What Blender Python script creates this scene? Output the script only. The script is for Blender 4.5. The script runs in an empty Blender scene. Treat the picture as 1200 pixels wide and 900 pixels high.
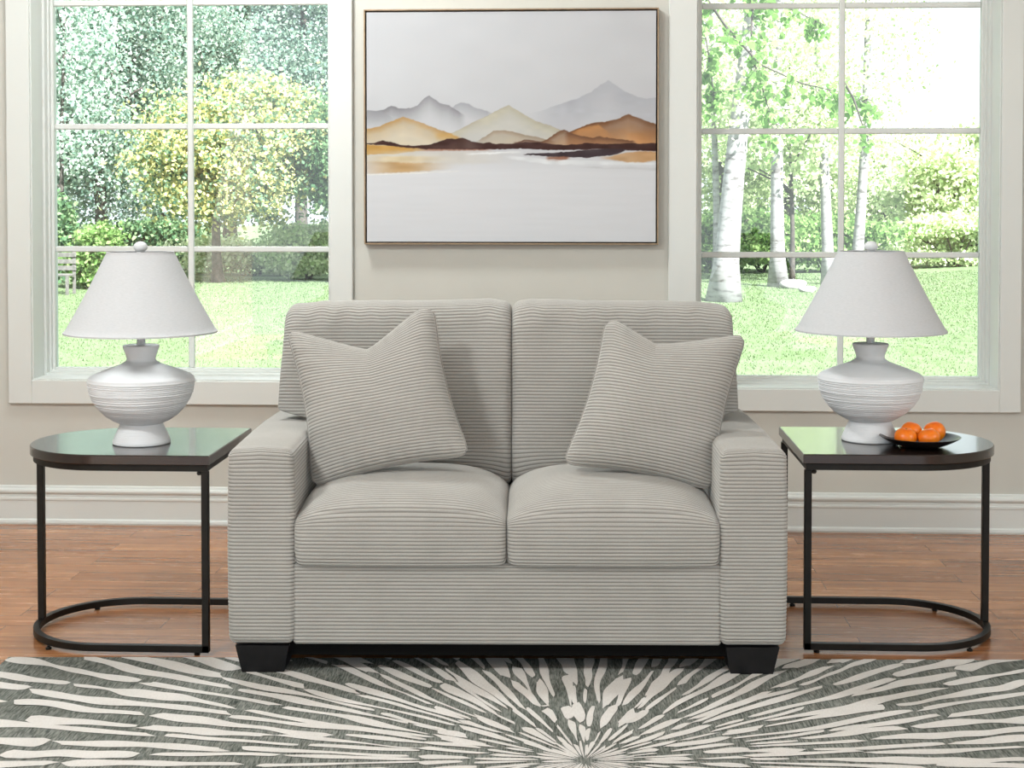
import bpy, math, random
import numpy as np
from mathutils import Vector, Matrix

random.seed(7)
RNG = np.random.default_rng(11)
COL = bpy.context.scene.collection
PI = math.pi

# ------------------------------------------------------------------ camera model
CAM = np.array([0.0, -6.2, 1.34]); FPX = 1750.0
YAW, PITCH, CX, CY = math.radians(2.78), math.radians(1.5), 600.0, 289.0
F_ = np.array([-math.sin(YAW)*math.cos(PITCH), math.cos(YAW)*math.cos(PITCH), -math.sin(PITCH)])
R_ = np.array([math.cos(YAW), math.sin(YAW), 0.0])
U_ = np.cross(R_, F_)


def at(px, py, Y):
    """point of the room plane y = Y that lies on the line of sight of a photo pixel"""
    r = F_ + (px-CX)/FPX*R_ + (CY-py)/FPX*U_
    return CAM + r*((Y-CAM[1])/r[1])


# ------------------------------------------------------------------ object helpers
def tag(o, label=None, cat=None, group=None, kind=None):
    if label: o['label'] = label
    if cat: o['category'] = cat
    if group: o['group'] = group
    if kind: o['kind'] = kind
    return o


def empty(name, loc=(0, 0, 0), rz=0.0):
    o = bpy.data.objects.new(name, None)
    o.empty_display_size = 0.1
    o.location = loc
    o.rotation_euler = (0, 0, rz)
    COL.objects.link(o)
    return o


def mesh_obj(name, verts, faces, mat, parent=None, smooth=True, loc=None, mat_idx=None):
    me = bpy.data.meshes.new(name)
    if isinstance(verts, np.ndarray) and isinstance(faces, np.ndarray):
        nv, nf, k = len(verts), len(faces), faces.shape[1]
        me.vertices.add(nv)
        me.vertices.foreach_set('co', verts.astype(np.float32).ravel())
        me.loops.add(nf*k)
        me.loops.foreach_set('vertex_index', faces.astype(np.int32).ravel())
        me.polygons.add(nf)
        me.polygons.foreach_set('loop_start', np.arange(0, nf*k, k, dtype=np.int32))
        me.polygons.foreach_set('loop_total', np.full(nf, k, dtype=np.int32))
        me.update(calc_edges=True)
    else:
        me.from_pydata([tuple(map(float, v)) for v in verts], [], [tuple(map(int, f)) for f in faces])
        me.update()
    mats = mat if isinstance(mat, (list, tuple)) else [mat]
    for m in mats:
        me.materials.append(m)
    if mat_idx is not None:
        me.polygons.foreach_set('material_index', np.asarray(mat_idx, dtype=np.int32))
    me.polygons.foreach_set('use_smooth', np.full(len(me.polygons), bool(smooth)))
    me.update()
    o = bpy.data.objects.new(name, me)
    COL.objects.link(o)
    if parent is not None:
        o.parent = parent
    if loc is not None:
        o.location = loc
    return o


class MB:
    """collects simple solids into ONE mesh"""
    def __init__(s):
        s.v = []; s.f = []; s.mi = []

    def add(s, vs, fs, mi=0):
        b = len(s.v)
        s.v += [tuple(map(float, v)) for v in vs]
        s.f += [tuple(b+int(i) for i in f) for f in fs]
        s.mi += [mi]*len(fs)

    def box(s, x0, x1, y0, y1, z0, z1, b=0.0, mi=0):
        """box with chamfered edges of width b"""
        if b <= 0:
            vs = [(x, y, z) for z in (z0, z1) for y in (y0, y1) for x in (x0, x1)]
            fs = [(0, 2, 3, 1), (4, 5, 7, 6), (0, 1, 5, 4), (2, 6, 7, 3), (0, 4, 6, 2), (1, 3, 7, 5)]
            s.add(vs, fs, mi); return
        c = [(x0, x1), (y0, y1), (z0, z1)]
        vs = []; idx = {}
        for i in (0, 1):
            for j in (0, 1):
                for k in (0, 1):
                    for ax in range(3):
                        p = [c[0][i], c[1][j], c[2][k]]
                        for a2 in range(3):
                            if a2 != ax:
                                p[a2] += b if (i, j, k)[a2] == 0 else -b
                        idx[(i, j, k, ax)] = len(vs); vs.append(p)
        fs = []
        for ax in range(3):
            o1, o2 = [a for a in range(3) if a != ax]
            for sd in (0, 1):
                q = []
                for (a, d) in ((0, 0), (1, 0), (1, 1), (0, 1)):
                    t = [0, 0, 0]; t[ax] = sd; t[o1] = a; t[o2] = d
                    q.append(idx[(*t, ax)])
                fs.append(q)
        for ax in range(3):      # edge chamfers along ax
            o1, o2 = [a for a in range(3) if a != ax]
            for a in (0, 1):
                for d in (0, 1):
                    t0 = [0, 0, 0]; t1 = [0, 0, 0]
                    t0[o1] = t1[o1] = a; t0[o2] = t1[o2] = d; t1[ax] = 1
                    fs.append([idx[(*t0, o1)], idx[(*t1, o1)], idx[(*t1, o2)], idx[(*t0, o2)]])
        for i in (0, 1):
            for j in (0, 1):
                for k in (0, 1):
                    fs.append([idx[(i, j, k, 0)], idx[(i, j, k, 1)], idx[(i, j, k, 2)]])
        s.add(vs, fs, mi)

    def tube(s, pts, r, n=10, cap=True, mi=0, square=False, rs=None):
        pts = [Vector(p) for p in pts]
        up = Vector((0, 0, 1))
        rings = []
        for i, p in enumerate(pts):
            d = (pts[min(i+1, len(pts)-1)]-pts[max(i-1, 0)]).normalized()
            a = d.cross(up)
            if a.length < 1e-3: a = Vector((1, 0, 0))
            a.normalize(); b = a.cross(d).normalized()
            rr = rs[i] if rs else r
            ring = []
            for k in range(n):
                t = 2*PI*k/n + (PI/4 if square else 0)
                q = math.sqrt(2)*rr if square else rr
                ring.append(p + a*math.cos(t)*q + b*math.sin(t)*q)
            rings.append(ring)
        vs = [v for ring in rings for v in ring]; fs = []
        for i in range(len(pts)-1):
            for k in range(n):
                fs.append((i*n+k, i*n+(k+1) % n, (i+1)*n+(k+1) % n, (i+1)*n+k))
        if cap:
            fs.append(tuple(range(n))[::-1]); fs.append(tuple((len(pts)-1)*n+k for k in range(n)))
        s.add(vs, fs, mi)

    def lathe(s, prof, n=96, c=(0, 0), mi=0, fn=None):
        vs = []; fs = []
        m = len(prof)
        for (r, z) in prof:
            for k in range(n):
                t = 2*PI*k/n
                vs.append((c[0]+r*math.cos(t), c[1]+r*math.sin(t), z))
        for i in range(m-1):
            for k in range(n):
                fs.append((i*n+k, i*n+(k+1) % n, (i+1)*n+(k+1) % n, (i+1)*n+k))
        s.add(vs, fs, mi)

    def build(s, name, mat, parent=None, smooth=False, loc=None, normals=True):
        o = mesh_obj(name, s.v, s.f, mat, parent, smooth, loc, s.mi)
        if normals:
            import bmesh
            bm = bmesh.new(); bm.from_mesh(o.data)
            bmesh.ops.recalc_face_normals(bm, faces=bm.faces)
            bm.to_mesh(o.data); bm.free()
        return o


def auto_smooth(o, ang=35):
    """sharp edges by angle, smooth elsewhere"""
    import bmesh
    bm = bmesh.new(); bm.from_mesh(o.data)
    for e in bm.edges:
        if len(e.link_faces) == 2:
            e.smooth = e.calc_face_angle(0) < math.radians(ang)
    for f in bm.faces: f.smooth = True
    bm.to_mesh(o.data); bm.free()
    return o


# ------------------------------------------------------------------ materials
def srgb(r, g, b):
    def c(v):
        v /= 255.0
        return v/12.92 if v <= 0.04045 else ((v+0.055)/1.055)**2.4
    return (c(r), c(g), c(b), 1.0)


class NT:
    def __init__(s, name):
        s.m = bpy.data.materials.new(name); s.m.use_nodes = True
        s.t = s.m.node_tree; s.n = s.t.nodes; s.l = s.t.links
        s.b = s.n['Principled BSDF']; s.out = s.n['Material Output']

    def node(s, typ, **kw):
        n = s.n.new(typ)
        for k, v in kw.items():
            if k in n.inputs: n.inputs[k].default_value = v
            else: setattr(n, k, v)
        return n

    def link(s, a, b): s.l.new(a, b)

    def coords(s, which='Object', scale=(1, 1, 1)):
        tc = s.node('ShaderNodeTexCoord'); mp = s.node('ShaderNodeMapping')
        mp.inputs['Scale'].default_value = scale
        s.link(tc.outputs[which], mp.inputs['Vector'])
        return mp.outputs['Vector']

    def noise(s, vec, scale, detail=4, rough=0.5):
        n = s.node('ShaderNodeTexNoise'); n.inputs['Scale'].default_value = scale
        n.inputs['Detail'].default_value = detail; n.inputs['Roughness'].default_value = rough
        if vec is not None: s.link(vec, n.inputs['Vector'])
        return n.outputs['Fac']

    def ramp(s, fac, stops):
        r = s.node('ShaderNodeValToRGB')
        el = r.color_ramp.elements
        while len(el) < len(stops): el.new(0.5)
        for e, (p, c) in zip(el, stops):
            e.position = p; e.color = c
        s.link(fac, r.inputs['Fac'])
        return r.outputs['Color']

    def mix(s, fac, a, b, mode='MIX'):
        m = s.node('ShaderNodeMix', data_type='RGBA', blend_type=mode)
        for sock, v in ((m.inputs[0], fac), (m.inputs[6], a), (m.inputs[7], b)):
            if isinstance(v, (int, float)): sock.default_value = v
            elif isinstance(v, tuple): sock.default_value = v
            else: s.link(v, sock)
        return m.outputs[2]

    def bump(s, h, strength=0.2, dist=0.01):
        b = s.node('ShaderNodeBump'); b.inputs['Strength'].default_value = strength
        b.inputs['Distance'].default_value = dist
        s.link(h, b.inputs['Height']); s.link(b.outputs['Normal'], s.b.inputs['Normal'])

    def base(s, c):
        if isinstance(c, tuple): s.b.inputs['Base Color'].default_value = c
        else: s.link(c, s.b.inputs['Base Color'])

    def rough(s, v):
        if isinstance(v, (int, float)): s.b.inputs['Roughness'].default_value = v
        else: s.link(v, s.b.inputs['Roughness'])


def simple(name, c, rough=0.5, metallic=0.0, nscale=None, var=0.06, bump=0.0, bscale=200, spec=0.5):
    t = NT(name)
    if nscale:
        v = t.coords()
        dark = tuple(x*(1-var) for x in c[:3])+(1,); light = tuple(min(1, x*(1+var)) for x in c[:3])+(1,)
        t.base(t.ramp(t.noise(v, nscale), [(0.35, dark), (0.65, light)]))
    else:
        t.base(c)
    t.rough(rough); t.b.inputs['Metallic'].default_value = metallic
    t.b.inputs['Specular IOR Level'].default_value = spec
    if bump:
        t.bump(t.noise(t.coords(), bscale, 3), bump, 0.002)
    return t.m


M = {}
M['wall'] = simple('wall_paint', (0.575, 0.582, 0.535, 1), 0.75, nscale=3, var=0.02, bump=0.12, bscale=260, spec=0.25)
M['trim'] = simple('trim_paint', (0.675, 0.71, 0.685, 1), 0.42, nscale=2, var=0.015, spec=0.4)
M['ceiling'] = simple('ceiling_paint', (0.75, 0.75, 0.73, 1), 0.9, nscale=3, var=0.02)
M['lamp'] = simple('white_ceramic', (0.68, 0.71, 0.73, 1), 0.62, nscale=25, var=0.02, bump=0.15, bscale=220, spec=0.3)
M['leg'] = simple('black_wood', (0.007, 0.007, 0.008, 1), 0.5, nscale=30, var=0.2, spec=0.3)
M['metal'] = simple('dark_bronze_metal', (0.011, 0.010, 0.008, 1), 0.45, 0.2, nscale=40, var=0.15, spec=0.3)
M['bowl'] = simple('black_dish_glaze', (0.012, 0.010, 0.011, 1), 0.33, nscale=30, var=0.2)
M['under'] = simple('black_dust_cover', (0.004, 0.004, 0.004, 1), 0.9, spec=0.1)


def m_shade():
    t = NT('lamp_shade_linen')
    tc = t.node('ShaderNodeTexCoord')
    w = t.node('ShaderNodeTexNoise'); mp = t.node('ShaderNodeMapping'); mp.inputs['Scale'].default_value = (90, 90, 900)
    t.link(tc.outputs['Object'], mp.inputs['Vector']); t.link(mp.outputs['Vector'], w.inputs['Vector']); w.inputs['Scale'].default_value = 1
    t.base(t.ramp(w.outputs['Fac'], [(0.3, (0.50, 0.525, 0.54, 1)), (0.7, (0.56, 0.58, 0.60, 1))]))
    t.rough(0.85); t.b.inputs['Specular IOR Level'].default_value = 0.15
    t.bump(w.outputs['Fac'], 0.12, 0.001)
    return t.m


M['shade'] = m_shade()


def m_cord():
    t = NT('grey_corduroy')
    at_ = t.node('ShaderNodeAttribute'); at_.attribute_name = 'rib'
    v = t.coords()
    n1 = t.noise(v, 6, 4, 0.6); n2 = t.noise(v, 420, 2, 0.6)
    c = t.ramp(n1, [(0.3, (0.365, 0.36, 0.335, 1)), (0.7, (0.425, 0.42, 0.395, 1))])
    c = t.mix(0.25, c, t.ramp(n2, [(0.3, (0.28, 0.275, 0.255, 1)), (0.7, (0.49, 0.485, 0.46, 1))]))
    groove_shade = t.ramp(at_.outputs['Fac'], [(0.0, (0.42, 0.405, 0.385, 1)), (0.75, (1, 1, 1, 1))])
    c = t.mix(1.0, c, groove_shade, 'MULTIPLY')     # shade in the grooves between the wales is painted into the colour
    t.base(c); t.rough(0.95)
    t.b.inputs['Specular IOR Level'].default_value = 0.1
    t.b.inputs['Sheen Weight'].default_value = 0.35; t.b.inputs['Sheen Roughness'].default_value = 0.4
    t.bump(n2, 0.25, 0.001)
    return t.m


M['cord'] = m_cord()


def m_floor():
    t = NT('hardwood_floor')
    tc = t.node('ShaderNodeTexCoord')
    br = t.node('ShaderNodeTexBrick')
    br.offset = 0.37; br.offset_frequency = 2
    br.inputs['Color1'].default_value = (0, 0, 0, 1); br.inputs['Color2'].default_value = (1, 1, 1, 1)
    br.inputs['Mortar'].default_value = (0.5, 0.5, 0.5, 1)
    br.inputs['Scale'].default_value = 1.0; br.inputs['Mortar Size'].default_value = 0.0011
    br.inputs['Mortar Smooth'].default_value = 0.1
    br.inputs['Brick Width'].default_value = 1.35; br.inputs['Row Height'].default_value = 0.118
    t.link(tc.outputs['Object'], br.inputs['Vector'])
    # shift the grain plank by plank
    mp = t.node('ShaderNodeMapping'); mp.inputs['Scale'].default_value = (1.3, 16, 1)
    t.link(tc.outputs['Object'], mp.inputs['Vector'])
    add = t.node('ShaderNodeVectorMath', operation='ADD')
    t.link(mp.outputs['Vector'], add.inputs[0])
    sc = t.node('ShaderNodeVectorMath', operation='SCALE'); sc.inputs['Scale'].default_value = 37
    t.link(br.outputs['Color'], sc.inputs[0]); t.link(sc.outputs['Vector'], add.inputs[1])
    g1 = t.node('ShaderNodeTexNoise'); g1.inputs['Scale'].default_value = 1.6; g1.inputs['Detail'].default_value = 8; g1.inputs['Roughness'].default_value = 0.62; g1.inputs['Distortion'].default_value = 0.6
    t.link(add.outputs['Vector'], g1.inputs['Vector'])
    grain = t.ramp(g1.outputs['Fac'], [(0.25, (0.20, 0.075, 0.030, 1)), (0.5, (0.40, 0.172, 0.072, 1)), (0.75, (0.58, 0.29, 0.13, 1))])
    tone = t.ramp(br.outputs['Color'], [(0.0, (0.74, 0.70, 0.68, 1)), (0.5, (0.95, 0.93, 0.9, 1)), (1.0, (1.16, 1.2, 1.18, 1))])
    c = t.mix(1.0, grain, tone, 'MULTIPLY')
    c = t.mix(br.outputs['Fac'], c, (0.04, 0.016, 0.008, 1))
    t.base(c)
    t.rough(t.ramp(g1.outputs['Fac'], [(0.2, (0.22, 0.22, 0.22, 1)), (0.8, (0.30, 0.30, 0.30, 1))]))
    t.b.inputs['Coat Weight'].default_value = 0.25; t.b.inputs['Coat Roughness'].default_value = 0.16
    inv = t.node('ShaderNodeMath', operation='SUBTRACT'); inv.inputs[0].default_value = 1
    t.link(br.outputs['Fac'], inv.inputs[1])
    ad = t.node('ShaderNodeMath', operation='MULTIPLY_ADD'); ad.inputs[1].default_value = 0.02
    t.link(g1.outputs['Fac'], ad.inputs[0]); t.link(inv.outputs[0], ad.inputs[2])
    t.bump(ad.outputs[0], 0.15, 0.001)
    return t.m


M['floor'] = m_floor()


def m_tabletop():
    t = NT('dark_espresso_wood')
    v = t.coords(scale=(3, 40, 40))
    n = t.noise(v, 2.2, 7, 0.6)
    t.base(t.ramp(n, [(0.3, (0.006, 0.0035, 0.003, 1)), (0.7, (0.020, 0.010, 0.007, 1))]))
    t.rough(0.27)
    t.b.inputs['Coat Weight'].default_value = 0.6; t.b.inputs['Coat Roughness'].default_value = 0.10
    t.bump(n, 0.05, 0.001)
    return t.m


M['top'] = m_tabletop()


def m_rug_dark():
    t = NT('rug_grey_green_pile')
    v = t.coords(scale=(1, 1, 1))
    mp1 = t.coords(scale=(46, 6, 1)); mp2 = t.coords(scale=(240, 26, 1))
    n1 = t.noise(mp1, 1.0, 5, 0.65); n2 = t.noise(mp2, 1.0, 3, 0.6); n3 = t.noise(v, 4, 3)
    a = t.ramp(n1, [(0.36, (0.05, 0.06, 0.052, 1)), (0.64, (0.22, 0.235, 0.215, 1))])
    b = t.ramp(n2, [(0.38, (0.04, 0.05, 0.042, 1)), (0.62, (0.34, 0.35, 0.325, 1))])
    c = t.mix(0.5, a, b)
    c = t.mix(1.0, c, t.ramp(n3, [(0.3, (0.8, 0.82, 0.8, 1)), (0.7, (1.15, 1.15, 1.15, 1))]), 'MULTIPLY')
    t.base(c); t.rough(0.95); t.b.inputs['Specular IOR Level'].default_value = 0.1
    t.bump(n2, 0.4, 0.002)
    return t.m


def m_rug_light():
    t = NT('rug_ivory_pile')
    mp2 = t.coords(scale=(300, 60, 1)); v = t.coords()
    n2 = t.noise(mp2, 1.0, 3, 0.6); n3 = t.noise(v, 7, 4, 0.6)
    c = t.ramp(n3, [(0.3, (0.58, 0.57, 0.54, 1)), (0.7, (0.67, 0.66, 0.635, 1))])
    c = t.mix(0.3, c, t.ramp(n2, [(0.3, (0.50, 0.48, 0.45, 1)), (0.7, (0.78, 0.76, 0.73, 1))]))
    t.base(c); t.rough(0.95); t.b.inputs['Specular IOR Level'].default_value = 0.1
    t.bump(n2, 0.3, 0.0015)
    return t.m


M['rugd'] = m_rug_dark(); M['rugl'] = m_rug_light()


def m_glass():
    m = bpy.data.materials.new('window_glass'); m.use_nodes = True
    nt = m.node_tree; nt.nodes.clear()
    o = nt.nodes.new('ShaderNodeOutputMaterial'); mx = nt.nodes.new('ShaderNodeMixShader')
    tr = nt.nodes.new('ShaderNodeBsdfTransparent'); gl = nt.nodes.new('ShaderNodeBsdfGlossy')
    tr.inputs['Color'].default_value = (0.965, 0.985, 0.975, 1)
    gl.inputs['Roughness'].default_value = 0.02
    fr = nt.nodes.new('ShaderNodeFresnel'); fr.inputs['IOR'].default_value = 1.62
    nt.links.new(fr.outputs[0], mx.inputs[0]); nt.links.new(tr.outputs[0], mx.inputs[1]); nt.links.new(gl.outputs[0], mx.inputs[2])
    nt.links.new(mx.outputs[0], o.inputs[0])
    return m


M['glass'] = m_glass()


def m_leaf(name, stops, transl=0.4):
    m = bpy.data.materials.new(name); m.use_nodes = True
    nt = m.node_tree; nt.nodes.clear()
    o = nt.nodes.new('ShaderNodeOutputMaterial'); mx = nt.nodes.new('ShaderNodeMixShader')
    g = nt.nodes.new('ShaderNodeNewGeometry'); r = nt.nodes.new('ShaderNodeValToRGB')
    el = r.color_ramp.elements
    while len(el) < len(stops): el.new(0.5)
    for e, (p, c) in zip(el, stops): e.position = p; e.color = (*c, 1)
    nt.links.new(g.outputs['Random Per Island'], r.inputs['Fac'])
    d = nt.nodes.new('ShaderNodeBsdfDiffuse'); tl = nt.nodes.new('ShaderNodeBsdfTranslucent')
    nt.links.new(r.outputs[0], d.inputs[0]); nt.links.new(r.outputs[0], tl.inputs[0])
    mx.inputs[0].default_value = transl
    nt.links.new(d.outputs[0], mx.inputs[1]); nt.links.new(tl.outputs[0], mx.inputs[2]); nt.links.new(mx.outputs[0], o.inputs[0])
    return m


M['leaf_haze_blue'] = m_leaf('hazed_blue_green_leaves', [(0, (.12, .21, .18)), (.5, (.27, .38, .31)), (1, (.55, .63, .54))])  # bluish haze of the distance is put into these leaf colours
M['leaf_pale'] = m_leaf('pale_green_leaves', [(0, (.34, .45, .22)), (.5, (.56, .65, .38)), (1, (.86, .89, .68))])  # washed-out glare on the far greenery is painted in as pale leaf colour
M['leaf_gold'] = m_leaf('yellow_green_leaves', [(0, (.07, .15, .11)), (.35, (.24, .36, .22)), (.6, (.62, .62, .30)), (1, (.85, .73, .33))])
M['leaf_mist'] = m_leaf('hazed_green_leaves', [(0, (.20, .33, .28)), (.5, (.46, .58, .50)), (1, (.84, .90, .84))])  # whitish haze over the trees is painted into the leaf colour
M['leaf_near'] = m_leaf('hanging_birch_leaves', [(0, (.13, .27, .06)), (.5, (.20, .37, .11)), (1, (.34, .52, .20))], 0.5)
M['leaf_dark'] = m_leaf('dark_green_leaves', [(0, (.06, .13, .07)), (.5, (.13, .24, .12)), (1, (.30, .42, .22))])
M['leaf_birch'] = m_leaf('birch_leaves', [(0, (.14, .26, .08)), (.5, (.22, .36, .13)), (1, (.36, .48, .22))], 0.5)
M['leaf_hedge'] = m_leaf('hedge_leaves', [(0, (.09, .18, .05)), (.5, (.20, .33, .11)), (1, (.38, .50, .22))])
M['bark'] = simple('dark_bark', (0.06, 0.05, 0.045, 1), 0.9, nscale=12, var=0.4)
M['stone'] = simple('pale_stone', (0.32, 0.31, 0.31, 1), 0.9, nscale=8, var=0.15)
M['fence'] = simple('weathered_wood', (0.12, 0.115, 0.11, 1), 0.85, nscale=20, var=0.25)


def m_birch():
    t = NT('birch_bark')
    v = t.coords(scale=(2.5, 2.5, 9)); n = t.noise(v, 1.6, 5, 0.6)
    t.base(t.ramp(n, [(0.36, (0.10, 0.09, 0.09, 1)), (0.46, (0.24, 0.23, 0.24, 1)), (0.7, (0.34, 0.33, 0.35, 1))]))
    t.rough(0.9)
    return t.m


M['birch'] = m_birch()


def m_lawn():
    t = NT('lawn_ground')
    v = t.coords()
    n1 = t.noise(v, 0.9, 4, 0.6); n2 = t.noise(t.coords(scale=(1, 0.35, 1)), 6, 5, 0.7)
    c = t.mix(0.5, t.ramp(n1, [(0.3, (0.095, 0.15, 0.06, 1)), (0.7, (0.15, 0.19, 0.115, 1))]),
              t.ramp(n2, [(0.3, (0.09, 0.15, 0.055, 1)), (0.7, (0.175, 0.21, 0.14, 1))]))
    t.base(c); t.rough(0.95); t.b.inputs['Specular IOR Level'].default_value = 0.1
    t.bump(n2, 0.25, 0.03)
    return t.m


M['lawn'] = m_lawn()
M['blade'] = m_leaf('grass_blades', [(0, (.09, .15, .055)), (.5, (.13, .185, .09)), (1, (.18, .22, .14))], 0.25)

# ------------------------------------------------------------------ room shell
XL, XR, YF, ZC = -3.5, 3.3, -9.0, 3.5
WT = 0.26      # wall thickness (window reveals)
LW = dict(x0=-2.33, x1=-1.062, z0=0.612, z1=2.79)
RW = dict(x0=0.462, x1=1.697, z0=0.592, z1=2.76)


def structure(o):
    o['kind'] = 'structure'
    return o


def wall_with_holes(name, a0, a1, z0, z1, d0, d1, holes, axis='x'):
    """wall slab running along an axis, thickness d0..d1, with rectangular openings"""
    xs = sorted({a0, a1, *[h[0] for h in holes], *[h[1] for h in holes]})
    b = MB()
    for i in range(len(xs)-1):
        m = (xs[i]+xs[i+1])/2
        segs = [(z0, z1)]
        for h in holes:
            if h[0] < m < h[1]:
                segs = [(z0, h[2]), (h[3], z1)]
        for (s0, s1) in segs:
            if axis == 'x': b.box(xs[i], xs[i+1], d0, d1, s0, s1)
            else: b.box(d0, d1, xs[i], xs[i+1], s0, s1)
    return structure(b.build(name, M['wall']))


wall_with_holes('wall_back', XL-0.15, XR+0.15, -0.3, ZC+0.1, 0.0, WT,
                [(LW['x0'], LW['x1'], LW['z0'], LW['z1']), (RW['x0'], RW['x1'], RW['z0'], RW['z1'])])
wall_with_holes('wall_left', YF, 0.0, -0.3, ZC+0.1, XL-0.15, XL, [], axis='y')
wall_with_holes('wall_right', YF, 0.0, -0.3, ZC+0.1, XR, XR+0.15, [], axis='y')
b = MB(); b.box(XL, XR, YF, 0.0, -0.12, 0.0); structure(b.build('floor', M['floor']))
b = MB(); b.box(XL, XR, YF, 0.0, ZC, ZC+0.1); structure(b.build('ceiling', M['ceiling']))


def baseboard(name, p0, p1, nrm):
    """moulded baseboard from p0 to p1; nrm points into the room"""
    prof = [(0, 0), (0.022, 0), (0.024, 0.008), (0.022, 0.018), (0.015, 0.024), (0.015, 0.100), (0.018, 0.104),
            (0.018, 0.112), (0.013, 0.117), (0.011, 0.126), (0.020, 0.133), (0.022, 0.140), (0.020, 0.147), (0.009, 0.152), (0.007, 0.160), (0, 0.163)]
    d = Vector(nrm)
    vs = []
    for p in (p0, p1):
        for (o, z) in prof: vs.append(Vector(p)+d*o+Vector((0, 0, z)))
    n = len(prof)
    fs = [(i, i+1, n+i+1, n+i) for i in range(n-1)]+[tuple(range(n)), tuple(range(2*n-1, n-1, -1))]
    b = MB(); b.add(vs, fs)
    return structure(b.build(name, M['trim']))


baseboard('baseboard_back', (XL, 0, 0), (XR, 0, 0), (0, -1, 0))
baseboard('baseboard_left', (XL, 0, 0), (XL, YF, 0), (1, 0, 0))
baseboard('baseboard_right', (XR, 0, 0), (XR, YF, 0), (-1, 0, 0))


def window(name, W, mx, zs, tw_l, tw_r, tw_b):
    """casing on the room side, deep reveal, sash with muntins and one glazed unit"""
    root = empty(name, ((W['x0']+W['x1'])/2, 0, W['z0']))
    root['kind'] = 'structure'
    ox, oz = root.location.x, root.location.z
    x0, x1, z0, z1 = W['x0']-ox, W['x1']-ox, W['z0']-oz, W['z1']-oz
    t = MB()
    e = 0.022
    t.box(x0-tw_l, x0, -e, 0, z0-tw_b, z1+0.1, 0.003)
    t.box(x1, x1+tw_r, -e, 0, z0-tw_b, z1+0.1, 0.003)
    t.box(x0, x1, -e, 0, z0-tw_b, z0, 0.003)
    t.box(x0, x1, -e, 0, z1, z1+0.1, 0.003)
    o = t.build('casing', M['trim'], root)
    # reveal lining with two stepped stops
    r = MB()
    for (y0, y1, th) in ((-0.012, 0.115, 0.006), (0.115, 0.150, 0.016), (0.150, 0.24, 0.024)):
        r.box(x0, x0+th, y0, y1, z0, z1, 0.0015); r.box(x1-th, x1, y0, y1, z0, z1, 0.0015)
        r.box(x0+th, x1-th, y0, y1, z0, z0+th, 0.0015); r.box(x0+th, x1-th, y0, y1, z1-th, z1, 0.0015)
    r.build('jamb', M['trim'], root)
    s = MB()
    a = 0.034
    s.box(x0+0.02, x0+a, 0.170, 0.205, z0+0.02, z1-0.02, 0.003); s.box(x1-a, x1-0.02, 0.170, 0.205, z0+0.02, z1-0.02, 0.003)
    s.box(x0+a, x1-a, 0.170, 0.205, z0+0.02, z0+a, 0.003); s.box(x0+a, x1-a, 0.170, 0.205, z1-a, z1-0.02, 0.003)
    s.build('sash', M['trim'], root)
    w = 0.0125
    g = MB(); g.box(mx-ox-w, mx-ox+w, 0.178, 0.200, z0+a, z1-a, 0.004)
    for z in zs:
        for (xa, xb) in ((x0+a, mx-ox-w), (mx-ox+w, x1-a)):
            g.box(xa, xb, 0.180, 0.198, z-oz-w, z-oz+w, 0.004)
    g.build('muntin', M['trim'], root)
    p = MB(); p.box(x0+a-0.005, x1-a+0.005, 0.187, 0.191, z0+a-0.005, z1-a+0.005)
    p.build('pane', M['glass'], root)
    return root


window('window_1', LW, -1.700, [1.160, 1.690, 2.222], 0.100, 0.097, 0.100)
window('window_2', RW, 1.085, [1.139, 1.663, 2.192], 0.116, 0.086, 0.092)

# ------------------------------------------------------------------ corduroy surfaces
PITCH_R = 0.0105


def rib(t, amp=0.0020):
    s = np.abs(np.sin(PI*t/PITCH_R))**0.75
    return amp*(s-0.7), s


def grid_faces(nu, nv, off=0, closed_v=False):
    """nu rows x nv columns"""
    i = np.arange(nu-1)[:, None]
    j = np.arange(nv if closed_v else nv-1)[None, :]
    j2 = (j+1) % nv
    f = np.stack([i*nv+j+0*j2, i*nv+j2, (i+1)*nv+j2, (i+1)*nv+j], axis=-1).reshape(-1, 4)
    return f+off


def grid_normals(P):
    du = np.gradient(P, axis=0); dv = np.gradient(P, axis=1)
    n = np.cross(du, dv)
    n /= np.linalg.norm(n, axis=-1, keepdims=True)+1e-12
    return n


def set_rib_attr(o, vals):
    a = o.data.attributes.new('rib', 'FLOAT', 'POINT')
    a.data.foreach_set('value', np.asarray(vals, dtype=np.float32))


def smoothstep(a, b, x):
    t = np.clip((x-a)/(b-a), 0, 1)
    return t*t*(3-2*t)


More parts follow.
